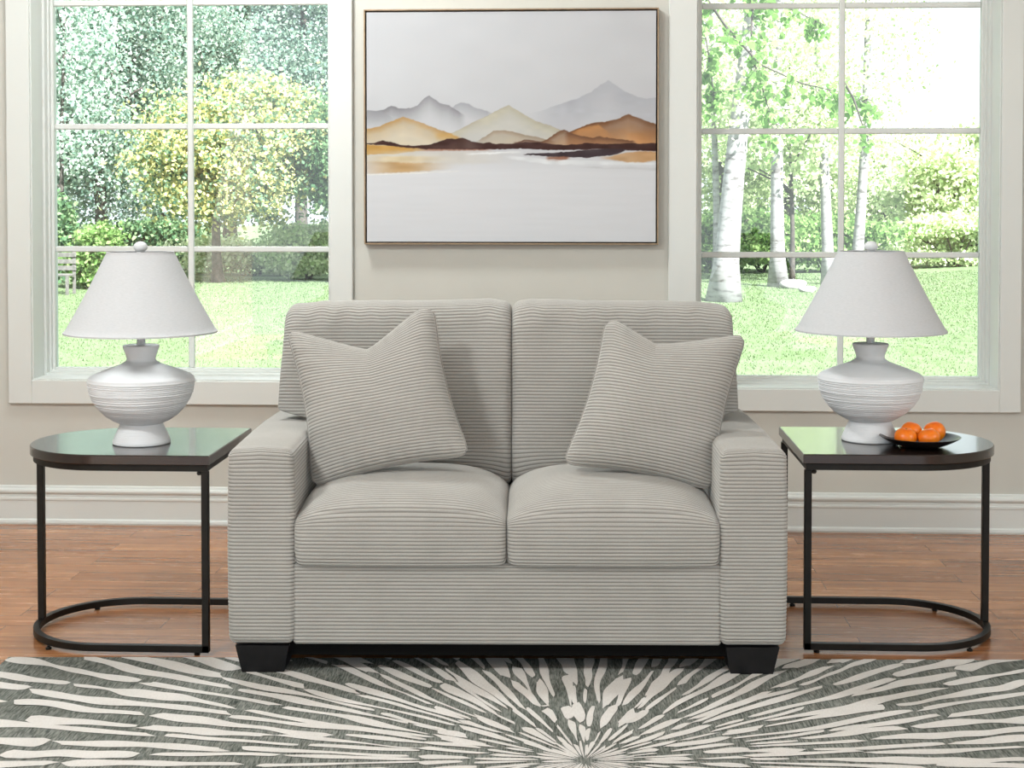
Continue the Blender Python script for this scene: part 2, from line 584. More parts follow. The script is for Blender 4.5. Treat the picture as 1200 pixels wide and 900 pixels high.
def cord_box(name, parent, x0, x1, y0, y1, z0, z1, r=0.018, crown=0.0, warp=None, fine=0.0018):
    """upholstered box: wales run across x on front, top and back and along y on the sides"""
    lo = np.array([x0, y0, z0]); hi = np.array([x1, y1, z1])
    V = []; Fc = []; A = []; off = 0
    nx = max(12, int((x1-x0)/0.012)); nyf = int((y1-y0)/0.0024); nyc = 50; nzf = int((z1-z0)/fine)

    def lin(a, b, n, edge=True):
        t = np.linspace(0, 1, n)
        return a+(b-a)*t

    def locked(a, b, k, top):
        """rows in step with the wales, counted from one end"""
        st = PITCH_R/k
        g = np.arange(0, b-a, st)
        g = (b-g)[::-1] if top else a+g
        return np.concatenate([[a], g[g > a+st*0.3]]) if top else np.concatenate([g[g < b-st*0.3], [b]])

    def edgy(a, b, n):
        """denser samples near both ends for the rounded edges"""
        mid = np.linspace(a+r, b-r, max(3, n-14))
        e = np.linspace(0, r, 8)[:-1]
        return np.concatenate([a+e, mid, (b-e)[::-1]])

    for (ax, side) in ((1, 0), (1, 1), (2, 1), (2, 0), (0, 0), (0, 1)):
        if ax == 1: A_, B_ = locked(z0, z1, 8, True), edgy(x0, x1, nx)
        elif ax == 2:
            A_, B_ = (locked(y0, y1, 6, False) if side else edgy(y0, y1, nyc)), edgy(x0, x1, nx)
        else: A_, B_ = locked(z0, z1, 8, True), edgy(y0, y1, nyc)
        a, bb = np.meshgrid(A_, B_, indexing='ij')
        P = np.zeros(a.shape+(3,))
        if ax == 1: P[..., 2] = a; P[..., 0] = bb; P[..., 1] = hi[1] if side else lo[1]; t = a-z1
        elif ax == 2: P[..., 1] = a; P[..., 0] = bb; P[..., 2] = hi[2] if side else lo[2]; t = (a-y0)
        else: P[..., 2] = a; P[..., 1] = bb; P[..., 0] = hi[0] if side else lo[0]; t = a-z1
        q = np.clip(P, lo+r, hi-r)
        n = P-q; n /= np.linalg.norm(n, axis=-1, keepdims=True)+1e-12
        Q = q+n*r
        d, s = rib(t)
        fade = np.ones_like(t)
        if ax == 2:      # seam where top panel meets the side panels
            e = np.minimum(P[..., 0]-x0, x1-P[..., 0]); fade = smoothstep(0.000, 0.007, e)
        if ax == 0:
            e = z1-P[..., 2]; fade = smoothstep(0.000, 0.007, e)
        Q = Q+n*(d*fade)[..., None]
        Q[..., 2] += crown*smoothstep(z1-0.08, z1, P[..., 2])*(1-((P[..., 0]-(x0+x1)/2)/((x1-x0)/2))**2)
        if warp is not None: Q = warp(Q)
        V.append(Q.reshape(-1, 3)); A.append((s*fade+(1-fade)*0.6).ravel())
        f = grid_faces(*a.shape, off)
        flip = {(1, 0): True, (1, 1): False, (2, 1): True, (2, 0): False, (0, 0): False, (0, 1): True}[(ax, side)]
        if flip: f = f[:, ::-1]
        Fc.append(f); off += a.size
    o = mesh_obj(name, np.concatenate(V), np.concatenate(Fc), M['cord'], parent)
    set_rib_attr(o, np.concatenate(A))
    return o


def closed_profile(pts, step=0.0017):
    """smooth closed curve through control points, resampled by arc length; a point given as (y, z, k) is a corner when k"""
    P = np.array([p[:2] for p in pts], float); n = len(P)
    out = []
    for i in range(n):
        p0, p1, p2, p3 = P[(i-1) % n], P[i], P[(i+1) % n], P[(i+2) % n]
        t = np.linspace(0, 1, 60, endpoint=False)[:, None]
        out.append(0.5*((2*p1)+(-p0+p2)*t+(2*p0-5*p1+4*p2-p3)*t*t+(-p0+3*p1-3*p2+p3)*t**3))
    C = np.concatenate(out); C = np.vstack([C, C[:1]])
    L = np.concatenate([[0], np.cumsum(np.linalg.norm(np.diff(C, axis=0), axis=1))])
    per = L[-1]; per2 = round(per/PITCH_R)*PITCH_R
    m = int(round(per/PITCH_R))*8
    s = np.linspace(0, per, m, endpoint=False)
    Y = np.interp(s, L, C[:, 0]); Z = np.interp(s, L, C[:, 1])
    return np.stack([Y, Z], 1), s*per2/per


def cord_cushion(name, parent, x0, x1, prof, re=0.03, puff=0.0, shape=None, seed=0, cols=72):
    """boxed cushion: a closed (y,z) section carried along x, rounded in at both ends; wales run along x"""
    C, t = closed_profile(prof)
    m = len(C)
    cen = C.mean(0)
    nrm = np.stack([np.roll(C, -1, 0)-np.roll(C, 1, 0)], 0)[0]
    nrm = np.stack([nrm[:, 1], -nrm[:, 0]], 1); nrm /= np.linalg.norm(nrm, axis=1, keepdims=True)
    if np.sum(nrm*(C-cen)) < 0: nrm = -nrm
    hw = (x1-x0)/2; xc = (x0+x1)/2
    th = np.linspace(0, PI/2, 9)[:-1]
    ends = hw-re+re*np.cos(th)           # from the outside in
    mid = np.linspace(hw-re, -(hw-re), cols)
    xs = np.concatenate([ends, mid, -ends[::-1]])
    inset = np.concatenate([re*(1-np.sin(th)), np.zeros(cols), re*(1-np.sin(th))[::-1]])
    d, s = rib(t)
    X = np.repeat(xs[:, None], m, 1)+xc
    u = (xs/hw)[:, None]
    pf = puff*(1-np.abs(u)**2.6)
    off = -inset[:, None]+pf+d[None, :]
    YZ = C[None]+nrm[None]*off[..., None]
    P = np.stack([X, YZ[..., 0], YZ[..., 1]], -1)
    if shape is not None: P = shape(P, u, t, xc, hw, nrm)
    # end caps: shrink the outermost ring to its centre
    capL = []; capR = []
    for k, sc in enumerate((0.7, 0.35, 0.02)):
        for (lst, ring, sg) in ((capL, P[0], 1), (capR, P[-1], -1)):
            c = ring.mean(0)
            q = c+(ring-c)*sc; q[:, 0] += sg*puff*0.3*(1-sc)
            lst.append(q)
    P = np.concatenate([np.stack(capL[::-1]), P, np.stack(capR)], 0)
    f = grid_faces(P.shape[0], m, 0, closed_v=True)
    V = P.reshape(-1, 3)
    # orientation test
    fn = np.cross(V[f[:, 1]]-V[f[:, 0]], V[f[:, 2]]-V[f[:, 0]])
    fc = V[f].mean(1)-V.mean(0)
    if np.sum(fn*fc) < 0: f = f[:, ::-1]
    o = mesh_obj(name, V, f, M['cord'], parent)
    set_rib_attr(o, np.tile(s, P.shape[0]))
    return o


# ------------------------------------------------------------------ loveseat
SOFA = empty('loveseat', (-0.219, -2.0, 0.0), math.radians(2.0))
tag(SOFA, 'light grey corduroy two-seat loveseat on black block legs at the rug edge', 'sofa')
HW = 0.793
AW = 0.188      # arm width


def arm_warp(sgn):
    def w(Q):
        Q = Q.copy()
        # gentle fullness of the padding
        y, z = Q[..., 1], Q[..., 2]
        k = np.sin(np.clip((z-0.10)/0.55, 0, 1)*PI)
        Q[..., 0] += sgn*0.0035*k*np.where(sgn*(Q[..., 0]) > HW-AW/2, 1, -1)
        Q[..., 2] += 0.006*np.sin(np.clip((y-0.05)/0.8, 0, 1)*PI)*smoothstep(0.5, 0.65, z)
        return Q
    return w


cord_box('arm', SOFA, -HW, -HW+AW, 0.0, 0.90, 0.098, 0.652, 0.022, 0.008, arm_warp(-1))
cord_box('arm', SOFA, HW-AW, HW, 0.0, 0.90, 0.098, 0.652, 0.022, 0.008, arm_warp(1))
cord_box('front_rail', SOFA, -HW+AW-0.004, HW-AW+0.004, 0.010, 0.08, 0.096, 0.328, 0.010)
b = MB(); b.box(-HW+AW, HW-AW, 0.08, 0.90, 0.11, 0.32, 0.005)
b.box(-HW+AW, HW-AW, 0.60, 0.93, 0.32, 0.90, 0.03)
b.build('frame', M['cord'], SOFA)
b = MB(); b.box(-HW+0.16, HW-0.16, 0.035, 0.86, 0.058, 0.099, 0.002); b.build('dust_cover', M['under'], SOFA)
# stitched seams where the front rail meets the arms
for sx in (-1, 1):
    for (lx, ly, zb) in ((sx*(HW-0.095), 0.085, 0.010), (sx*(HW-0.095), 0.80, 0.0)):
        b = MB()
        zt = 0.092
        tw, bw = 0.076, 0.059
        ring = []
        for (z, w) in ((zb, bw), (zb+0.004, bw+0.002), (zt, tw)):
            ring.append([(lx-w, ly-w, z), (lx+w, ly-w, z), (lx+w, ly+w, z), (lx-w, ly+w, z)])
        vs = [v for r_ in ring for v in r_]
        fs = [(3, 2, 1, 0), (8, 9, 10, 11)]
        for i in range(2):
            for k in range(4): fs.append((i*4+k, i*4+(k+1) % 4, (i+1)*4+(k+1) % 4, (i+1)*4+k))
        b.add(vs, fs)
        tag(b.build('leg', M['leg'], SOFA), 'black tapered block leg')

seat_prof = [(-0.004, 0.334), (-0.010, 0.37), (-0.012, 0.41), (-0.008, 0.450), (0.002, 0.474), (0.018, 0.486), (0.06, 0.500), (0.16, 0.513),
             (0.30, 0.518), (0.45, 0.512), (0.56, 0.49), (0.595, 0.45), (0.60, 0.38), (0.58, 0.335), (0.40, 0.330), (0.2, 0.330), (0.02, 0.329)]


def seat_shape(P, u, t, xc, hw, nrm):
    z = P[..., 2]; y = P[..., 1]
    w = smoothstep(0.42, 0.52, z)
    P[..., 2] += w*(0.014*(1-u**2)-0.040*np.abs(u)**5)
    P[..., 2] += 0.016*np.exp(-((y-0.32)/0.2)**2)*w*(1-u**4)
    # crease under the top seam
    P[..., 1] += 0.0035*np.exp(-((z-0.476)/0.006)**2)*np.exp(-((y-0.0)/0.03)**2)
    P[..., 0] = xc+(P[..., 0]-xc)*(1+0.0*z)
    return P


cord_cushion('seat_cushion', SOFA, -HW+AW+0.001, -0.0005, seat_prof, 0.026, 0.004, seat_shape)
cord_cushion('seat_cushion', SOFA, 0.0005, HW-AW-0.001, seat_prof, 0.026, 0.004, seat_shape)

back_prof = [(0.502, 0.508), (0.493, 0.57), (0.505, 0.66), (0.520, 0.75), (0.538, 0.84), (0.555, 0.92), (0.568, 0.978), (0.590, 1.014), (0.63, 1.028), (0.68, 1.030),
             (0.735, 1.020), (0.775, 0.985), (0.79, 0.90), (0.785, 0.75), (0.775, 0.60), (0.75, 0.52), (0.65, 0.495), (0.54, 0.492)]


def back_shape(side, seed):
    ph = RNG.uniform(0, 6, 12); fr = RNG.uniform(22, 95, 12); am = RNG.uniform(0.3, 1, 12)

    def f(P, u, t, xc, hw, nrm):
        x, y, z = P[..., 0].copy(), P[..., 1].copy(), P[..., 2].copy()
        # narrower between the arms, resting over them above arm height
        fr_ = (x-xc)/hw*side          # +1 on the outer edge
        ins = (1-smoothstep(0.655, 0.700, z))
        k = np.clip((fr_+1)/2, 0, 1)
        P[..., 0] -= side*ins*k**3*0.125
        P[..., 0] += side*k**2*0.012*smoothstep(1.0, 0.70, z)*(1-ins)
        # gathers along the top edge
        g = sum(a*np.sin(q*x*1.0+p) for a, q, p in zip(am, fr, ph))/4
        w = np.exp(-((z-1.005)/0.038)**2)*(y < 0.70)
        P[..., 2] += 0.0030*g*w
        P[..., 1] += 0.0065*g*w
        # soft broad wrinkles
        P[..., 1] += 0.003*np.sin(9*x+14*z+seed)*smoothstep(0.56, 0.65, z)*(y < 0.7)
        # shoulders droop, inner corner stands a little proud
        P[..., 2] -= 0.012*np.clip(fr_, 0, 1)**6*smoothstep(0.9, 1.0, z)
        P[..., 2] += 0.008*np.exp(-((fr_+0.75)/0.25)**2)*smoothstep(0.9, 1.0, z)
        # the lower inner corner is squashed down between the seat cushions
        P[..., 2] -= 0.045*np.clip(-fr_, 0, 1)**5*(1-smoothstep(0.49, 0.60, z))
        # curve of the loaded front
        P[..., 1] -= 0.012*(1-u**2)*np.exp(-((z-0.70)/0.16)**2)*(y < 0.68)
        return P
    return f


cord_cushion('back_cushion', SOFA, -0.727, 0.006, back_prof, 0.030, 0.006, back_shape(-1, 1.0), cols=150)
cord_cushion('back_cushion', SOFA, 0.007, 0.716, back_prof, 0.030, 0.006, back_shape(1, 4.0), cols=150)


# ------------------------------------------------------------------ throw pillows
def throw_pillow(label, corners, thick, dent, mid_off, seed, ribtilt=0.0):
    """corners TL, TR, BR, BL in world space; knife-edge pillow with piping"""
    TL, TR, BR, BL = [np.array(c, float) for c in corners]
    cen = (TL+TR+BR+BL)/4
    base = cen.copy(); base[2] = min(BL[2], BR[2])
    root = empty('throw_pillow', base)
    tag(root, label, 'pillow', 'corduroy throw pillows on the loveseat')
    right = (TR+BR)/2-(TL+BL)/2; up = (TL+TR)/2-(BL+BR)/2
    N = np.cross(right, up); N /= np.linalg.norm(N)
    if N[1] > 0: N = -N
    rl, ul = np.linalg.norm(right), np.linalg.norm(up)
    nr = int(round(ul/PITCH_R)); nv = nr*8+1; nu = 110
    v = np.linspace(-1, 1, nv)[:, None]
    u = np.sin(np.linspace(-1, 1, nu)*PI/2*0.999)[None, :]*0.5+np.linspace(-1, 1, nu)[None, :]*0.5
    u = u+0*v; v = v+0*u

    def surf(u, v, side):
        # rounded-square parameter with drawn-in edges
        cu = 1-0.100*(1-v**2)*np.abs(u)**2.0
        cv = 1-0.085*(1-u**2)*np.abs(v)**2.0
        uu = u*cu; vv = v*cv
        # blunt the four corners
        k = (np.abs(u)*np.abs(v))**11
        uu = uu*(1-0.075*k); vv = vv*(1-0.075*k)
        a = (uu+1)/2; c = (vv+1)/2
        P = ((1-a)*(1-c))[..., None]*BL+(a*(1-c))[..., None]*BR+(a*c)[..., None]*TR+((1-a)*c)[..., None]*TL
        prof = (np.clip(1-np.abs(u)**2.6, 0, 1)**0.55)*(np.clip(1-np.abs(v)**2.6, 0, 1)**0.55)
        h = thick*prof*(1.0 if side > 0 else 0.55)
        P = P+N*(side*h)[..., None]
        du, dd, sl, sr, ln = dent
        w_ = np.where(u < du, sl, sr)
        g = np.clip(1.03-np.sqrt((u-du)**2+0.0016)/w_, 0, 1)**1.15*np.clip((v+1)/2, 0, 1)**ln
        P = P-(up/ul)*(dd*g)[..., None]
        P = P-N*(0.50*dd*g*prof*(1 if side > 0 else -0.2))[..., None]
        # bulge of the two ears beside the dent
        P = P+N*(0.10*dd*np.exp(-((u-du-0.75)/0.3)**2)*np.clip(v, 0, 1))[..., None]
        # small radiating puckers at the edges
        e = (np.abs(v)**8+np.abs(u)**8)
        P = P+N*(side*0.0022*np.sin(34*u+seed+3*v)*np.abs(v)**6*(1-np.abs(v)**20))[..., None]
        P = P+N*(side*0.0022*np.sin(29*v+seed+2*u)*np.abs(u)**6*(1-np.abs(u)**20))[..., None]
        P = P+mid_off(u, v)[..., None]*N
        return P
    V = []; Fs = []; A = []; off = 0
    for side in (1, -1):
        P = surf(u, v, side)
        n = grid_normals(P)
        if np.sum(n*N)*side < 0: n = -n
        t = (v+1)/2*nr*PITCH_R
        d, s = rib(t, 0.0019)
        e = np.clip((1-np.maximum(np.abs(u), np.abs(v)))/0.03, 0, 1)
        P = P+n*(d*e)[..., None]
        V.append((P-base).reshape(-1, 3)); A.append((s*e+0.7*(1-e)).ravel())
        f = grid_faces(*u.shape, off)
        fn = np.cross(V[-1][f[0, 1]-off]-V[-1][f[0, 0]-off], V[-1][f[0, 2]-off]-V[-1][f[0, 0]-off])
        mid = f[len(f)//2]-off
        fn = np.cross(V[-1][mid[1]]-V[-1][mid[0]], V[-1][mid[2]]-V[-1][mid[0]])
        if np.dot(fn, N)*side < 0: f = f[:, ::-1]
        Fs.append(f); off += u.size
    o = mesh_obj('cover', np.concatenate(V), np.concatenate(Fs), M['cord'], root)
    set_rib_attr(o, np.concatenate(A))
    # piping round the edge
    q = np.linspace(-1, 1, 90)
    ue = np.concatenate([q, np.ones(90), q[::-1], -np.ones(90)]); ve = np.concatenate([np.ones(90), q[::-1], -np.ones(90), q])
    P = surf(ue[None, :], ve[None, :], 1)[0]
    keep = [0]
    for i in range(1, len(P)):
        if np.linalg.norm(P[i]-P[keep[-1]]) > 0.002: keep.append(i)
    P = P[keep]-base
    mb = MB(); mb.tube([*P, P[0], P[1]], 0.0032, 8, cap=False)
    pp = mb.build('piping', M['cord'], root, smooth=True)
    set_rib_attr(pp, np.full(len(pp.data.vertices), 0.42))
    return root


def bend_l(u, v):
    return 0.0*u


throw_pillow('corduroy throw pillow leaning on the left arm, deeply dented top edge',
             (at(334, 386, -1.62), at(510, 358, -1.60), at(553, 535, -1.78), at(364, 573, -1.80)),
             0.080, (0.02, 0.088, 0.95, 0.75, 3.6), bend_l, 1.0, 0.0)
throw_pillow('corduroy throw pillow leaning beside the right arm, shallow dip in its top',
             (at(709, 372, -1.60), at(877, 392, -1.60), at(836, 577, -1.78), at(657, 545, -1.76)),
             0.082, (-0.22, 0.048, 0.60, 1.1, 3.2), bend_l, 3.0, 0.0)


# ------------------------------------------------------------------ end tables
def d_outline(L, Dp, inset=0.0, n=40, open_end=False):
    """D outline: straight end at x=0, half-round end at x=-L; y from 0 (front) to Dp"""
    r = Dp/2-inset; cx = -L+Dp/2; cy = Dp/2
    x0 = -inset
    pts = [(x0, inset), (cx, inset)]
    for k in range(1, n):
        a = -PI/2-PI*k/n
        pts.append((cx+r*math.cos(a), cy+r*math.sin(a)))
    pts += [(cx, Dp-inset), (x0, Dp-inset)]
    return pts


def end_table(label, loc, mirror, L=0.630, Dp=0.565):
    root = empty('end_table', loc)
    tag(root, label, 'table', 'D-shaped end tables beside the loveseat')
    sx = -1 if mirror else 1

    def T(p): return (p[0]*sx, p[1])
    # top
    mb = MB()
    rings = [(0.004, 0.572), (0.0, 0.575), (0.0, 0.599), (0.003, 0.602)]
    vs = []; n = None
    for (ins, z) in rings:
        pl = [T(p) for p in d_outline(L, Dp, ins, 56)]
        n = len(pl); vs += [(x, y, z) for x, y in pl]
    fs = [tuple(range(n)), tuple(range(3*n, 4*n))]
    for i in range(3):
        for k in range(n): fs.append((i*n+k, i*n+(k+1) % n, (i+1)*n+(k+1) % n, (i+1)*n+k))
    mb.add(vs, fs)
    tag(auto_smooth(mb.build('tabletop', M['top'], root)), 'glossy dark brown wood top')

    def band(z0, z1, w, closed, ins):
        """flat bar following the D outline"""
        a = [T(p) for p in d_outline(L, Dp, ins, 56)]; c = [T(p) for p in d_outline(L, Dp, ins+w, 56)]
        m = len(a)
        vs = [(x, y, z0) for x, y in a]+[(x, y, z1) for x, y in a]+[(x, y, z0) for x, y in c]+[(x, y, z1) for x, y in c]
        fs = []
        rng = range(m) if closed else range(m-1)
        for k in rng:
            k2 = (k+1) % m
            fs += [(k, k2, m+k2, m+k), (2*m+k, 3*m+k, 3*m+k2, 2*m+k2), (m+k, m+k2, 3*m+k2, 3*m+k), (k, 2*m+k, 2*m+k2, k2)]
        if not closed:
            fs += [(0, m, 3*m, 2*m), (m-1, 3*m-1, 4*m-1, 2*m-1)]
        q = MB(); q.add(vs, fs)
        return q
    auto_smooth(band(0.553, 0.572, 0.02, True, 0.010).build('apron', M['metal'], root))
    auto_smooth(band(0.010, 0.030, 0.02, False, 0.006).build('base_ring', M['metal'], root))
    h = 0.0105
    for (x, y) in ((-0.006-h, 0.006+h), (-0.006-h, Dp-0.006-h), (-L+0.006+h, Dp/2)):
        q = MB(); q.box(x*sx-h, x*sx+h, y-h, y+h, 0.030 if x < -0.1 else 0.010, 0.553, 0.0015)
        q.build('leg', M['metal'], root)
    for (x, y) in ((-0.045, 0.02), (-L+0.12, 0.055), (-L+0.12, Dp-0.055), (-0.045, Dp-0.02)):
        q = MB(); q.lathe([(0, 0.0), (0.009, 0.0), (0.009, 0.006), (0.004, 0.007), (0.004, 0.011), (0, 0.011)], 14, (x*sx, y))
        q.build('glide', M['metal'], root, smooth=False)
    q = MB(); q.lathe([(0, 0.541), (0.005, 0.541), (0.008, 0.545), (0.008, 0.550), (0, 0.553)], 12, (-0.035*sx, 0.020))
    q.build('screw', M['metal'], root)
    return root


end_table('D-shaped end table with dark top at the left arm, holding only a lamp', (-1.113, -1.830, 0), False)
end_table('D-shaped end table with dark top at the right arm, holding lamp and fruit', (0.655, -1.712, 0), True)


# ------------------------------------------------------------------ table lamps
def lamp(label, loc, rz):
    root = empty('table_lamp', loc, rz)
    tag(root, label, 'lamp', 'white table lamps on the end tables')
    rnd = random.Random(5)
    ctrl = [(0.0, 0.0), (0.087, 0.0), (0.0895, 0.003), (0.088, 0.010), (0.078, 0.034), (0.068, 0.055), (0.0645, 0.064),
            (0.072, 0.067), (0.090, 0.076), (0.112, 0.091), (0.132, 0.112), (0.148, 0.136), (0.158, 0.162), (0.1625, 0.190), (0.1635, 0.200),
            (0.1615, 0.2075), (0.150, 0.2155), (0.120, 0.228), (0.088, 0.2395), (0.060, 0.250), (0.0465, 0.2590), (0.0435, 0.2660), (0.0465, 0.276), (0.0565, 0.303), (0.0565, 0.308), (0.050, 0.309), (0.0, 0.309)]
    prof = []
    for i in range(len(ctrl)-1):
        (r0, z0), (r1, z1) = ctrl[i], ctrl[i+1]
        n = max(1, int(math.hypot(r1-r0, z1-z0)/0.0012))
        for k in range(n):
            t = k/n; prof.append([r0+(r1-r0)*t, z0+(z1-z0)*t])
    prof.append(list(ctrl[-1]))
    # hand-thrown rings
    lines = []
    z = 0.068
    while z < 0.200:
        lines.append((z, rnd.uniform(0.0013, 0.0024), rnd.uniform(0.0010, 0.0015))); z += rnd.uniform(0.0042, 0.0062)
    lines += [(0.197, 0.0022, 0.0022), (0.160, 0.0016, 0.0014), (0.143, 0.0013, 0.0014)]
    z = 0.006
    while z < 0.060:
        lines.append((z, rnd.uniform(0.0003, 0.0008), 0.0010)); z += rnd.uniform(0.003, 0.005)
    sm = [[p[0], p[1]] for p in prof]
    for _ in range(3):
        for i in range(3, len(sm)-3):
            if sm[i][0] > 0.02: sm[i] = [(sm[i-1][0]+sm[i][0]*2+sm[i+1][0])/4, (sm[i-1][1]+sm[i][1]*2+sm[i+1][1])/4]
    for p in sm:
        if 0.02 < p[0]:
            d = sum(a*math.exp(-((p[1]-zl)/w)**2) for zl, a, w in lines if abs(p[1]-zl) < 4*w)
            p[0] += d
    mb = MB(); n = 128
    vs = []; fs = []
    for (r, z) in sm:
        for k in range(n):
            t = 2*PI*k/n
            wob = 0.0007*math.sin(2*t+z*60)*(1 if 0.07 < z < 0.19 else 0)
            vs.append((r*math.cos(t), r*math.sin(t), z+wob))
    for i in range(len(sm)-1):
        for k in range(n): fs.append((i*n+k, i*n+(k+1) % n, (i+1)*n+(k+1) % n, (i+1)*n+k))
    mb.add(vs, fs)
    auto_smooth(mb.build('lamp_base', M['lamp'], root), 55)
    q = MB(); q.lathe([(0.0, 0.309), (0.013, 0.309), (0.013, 0.43), (0.0, 0.43)], 24)
    auto_smooth(q.build('neck', M['lamp'], root))
    # shade: thin-walled, faintly concave empire cone with rolled rims
    zb, zt, rb, rt = 0.347, 0.599, 0.2345, 0.1025
    pr = []
    for k in range(25):
        t = k/24; r = rb+(rt-rb)*t-0.0035*math.sin(PI*t); pr.append((r, zb+(zt-zb)*t))
    inner = [(r-0.0022, z) for r, z in pr][::-1]
    full = [(rb-0.0030, zb), (rb+0.0008, zb-0.001), (rb+0.0012, zb+0.004)]+pr[1:-1]+[(rt+0.0012, zt-0.004), (rt+0.0008, zt+0.001), (rt-0.003, zt)]+inner[1:-1]+[(rb-0.0030, zb)]
    q = MB(); q.lathe(full, 128)
    auto_smooth(q.build('lamp_shade', M['shade'], root), 40)
    # spider, harp and bulb inside, finial on top
    q = MB()
    for k in range(3):
        a = 2*PI*k/3+0.3
        q.tube([(0.006*math.cos(a), 0.006*math.sin(a), 0.592), (0.1*math.cos(a), 0.1*math.sin(a), 0.594)], 0.0018, 6)
    hp = [(0.055*math.sin(PI*t/20)*(1 if t <= 20 else 1), 0, 0.415+0.175*(t/20)) for t in range(21)]
    q.tube(hp, 0.002, 6); q.tube([(-x, y, z) for x, y, z in hp], 0.002, 6)
    q.build('harp', M['lamp'], root, smooth=True)
    q = MB(); q.lathe([(0.0, 0.43), (0.014, 0.432), (0.014, 0.455), (0.030, 0.49), (0.033, 0.51), (0.026, 0.535), (0.0, 0.545)], 24)
    q.build('bulb', M['lamp'], root, smooth=True)
    fin = [(0.0, 0.588), (0.012, 0.590), (0.013, 0.596), (0.010, 0.600)]
    for k in range(13):
        a = -PI/2*0.7+(PI/2*0.7+PI/2)*k/12
        fin.append((0.0215*math.cos(a), 0.6145+0.0175*math.sin(a)))
    q = MB(); q.lathe(fin, 28); q.build('finial', M['lamp'], root, smooth=True)
    return root


lamp('white ribbed table lamp on the left end table', (-1.385, -1.600, 0.6022), 0.0)
lamp('white ribbed table lamp on the right end table, behind the fruit dish', (0.905, -1.430, 0.6022), 1.3)

# ------------------------------------------------------------------ fruit dish
DISH = (1.036, -1.548, 0.6022)
q = MB()
out = []
for k in range(13):
    t = k/12; out.append((0.045+0.077*t, 0.0+0.031*t**1.6))
prof = [(0, 0.0), (0.042, 0.0)]+out+[(0.1225, 0.0322), (0.1210, 0.0325)]+[(r-0.0015, z+0.0032) for r, z in out[::-1][1:]]+[(0.03, 0.0032), (0, 0.0032)]
q.lathe(prof, 96)
o = auto_smooth(q.build('fruit_dish', M['bowl'], loc=DISH), 50)
tag(o, 'shallow black round dish holding oranges on the right end table', 'dish')


def m_orange():
    t = NT('orange_peel')
    v = t.coords(); n = t.noise(v, 22, 4); n2 = t.noise(v, 420, 2)
    t.base(t.ramp(n, [(0.3, (0.80, 0.15, 0.006, 1)), (0.7, (0.95, 0.29, 0.012, 1))]))
    t.rough(0.30); t.b.inputs['Subsurface Weight'].default_value = 0.12
    t.b.inputs['Subsurface Radius'].default_value = (0.01, 0.004, 0.001)
    t.b.inputs['Subsurface Scale'].default_value = 0.4
    t.bump(n2, 0.35, 0.0008)
    return t.m


M['orange'] = m_orange()
M['stem'] = simple('dry_green_stem', (0.10, 0.13, 0.04, 1), 0.8, nscale=60, var=0.3)


def orange(label, loc, r, flat, tilt, rz, seed):
    root = empty('orange', loc)
    tag(root, label, 'fruit', 'oranges in the black dish')
    rnd = random.Random(seed)
    ph = [rnd.uniform(0, 6) for _ in range(4)]
    prof_n, seg = 40, 64
    vs = []; fs = []
    Rm = Matrix.Rotation(rz, 3, 'Z') @ Matrix.Rotation(tilt, 3, 'X')
    for i in range(prof_n+1):
        a = -PI/2+PI*i/prof_n
        for k in range(seg):
            b_ = 2*PI*k/seg
            rr = math.cos(a); z = math.sin(a)*flat
            dimple = 0.16*math.exp(-(rr/0.20)**2)*(1 if a > 0 else 0.5)
            z -= math.copysign(dimple, z)
            lob = 1+0.012*math.sin(3*b_+ph[0])+0.010*math.sin(2*b_+ph[1])+0.014*math.sin(5*b_+ph[2])*math.exp(-((abs(a)-1.1)/0.4)**2)
            vs.append(Rm @ Vector((r*rr*lob*math.cos(b_), r*rr*lob*math.sin(b_), r*z)))
    for i in range(prof_n):
        for k in range(seg): fs.append((i*seg+k, i*seg+(k+1) % seg, (i+1)*seg+(k+1) % seg, (i+1)*seg+k))
    low = min(v[2] for v in vs)
    vs = [v-Vector((0, 0, low)) for v in vs]
    q = MB(); q.add(vs, fs); q.build('peel', M['orange'], root, smooth=True)
    top = Rm @ Vector((0, 0, r*(flat-0.155)))-Vector((0, 0, low))
    ax = Rm @ Vector((0, 0, 1))
    q = MB(); q.tube([top-ax*0.001, top+ax*0.0012, top+ax*0.003], 0.002, 8, rs=[0.0035, 0.003, 0.0012])
    q.build('stem', M['stem'], root, smooth=True)
    return root


dz = DISH[2]+0.0036
orange('orange at the front left of the black dish', (at(1061, 510, -1.575)[0], -1.578, dz), 0.0345, 0.86, 0.15, 0.3, 1)
orange('orange at the front right of the black dish', (at(1088, 510, -1.580)[0], -1.583, dz), 0.0340, 0.84, -0.2, 1.1, 2)
orange('orange at the back left of the black dish', (at(1068, 501, -1.515)[0], -1.516, dz+0.006), 0.0335, 0.92, 0.3, 2.0, 3)
orange('orange at the back right of the black dish', (at(1095, 502, -1.520)[0], -1.522, dz+0.006), 0.0345, 0.93, -0.35, 0.7, 4)


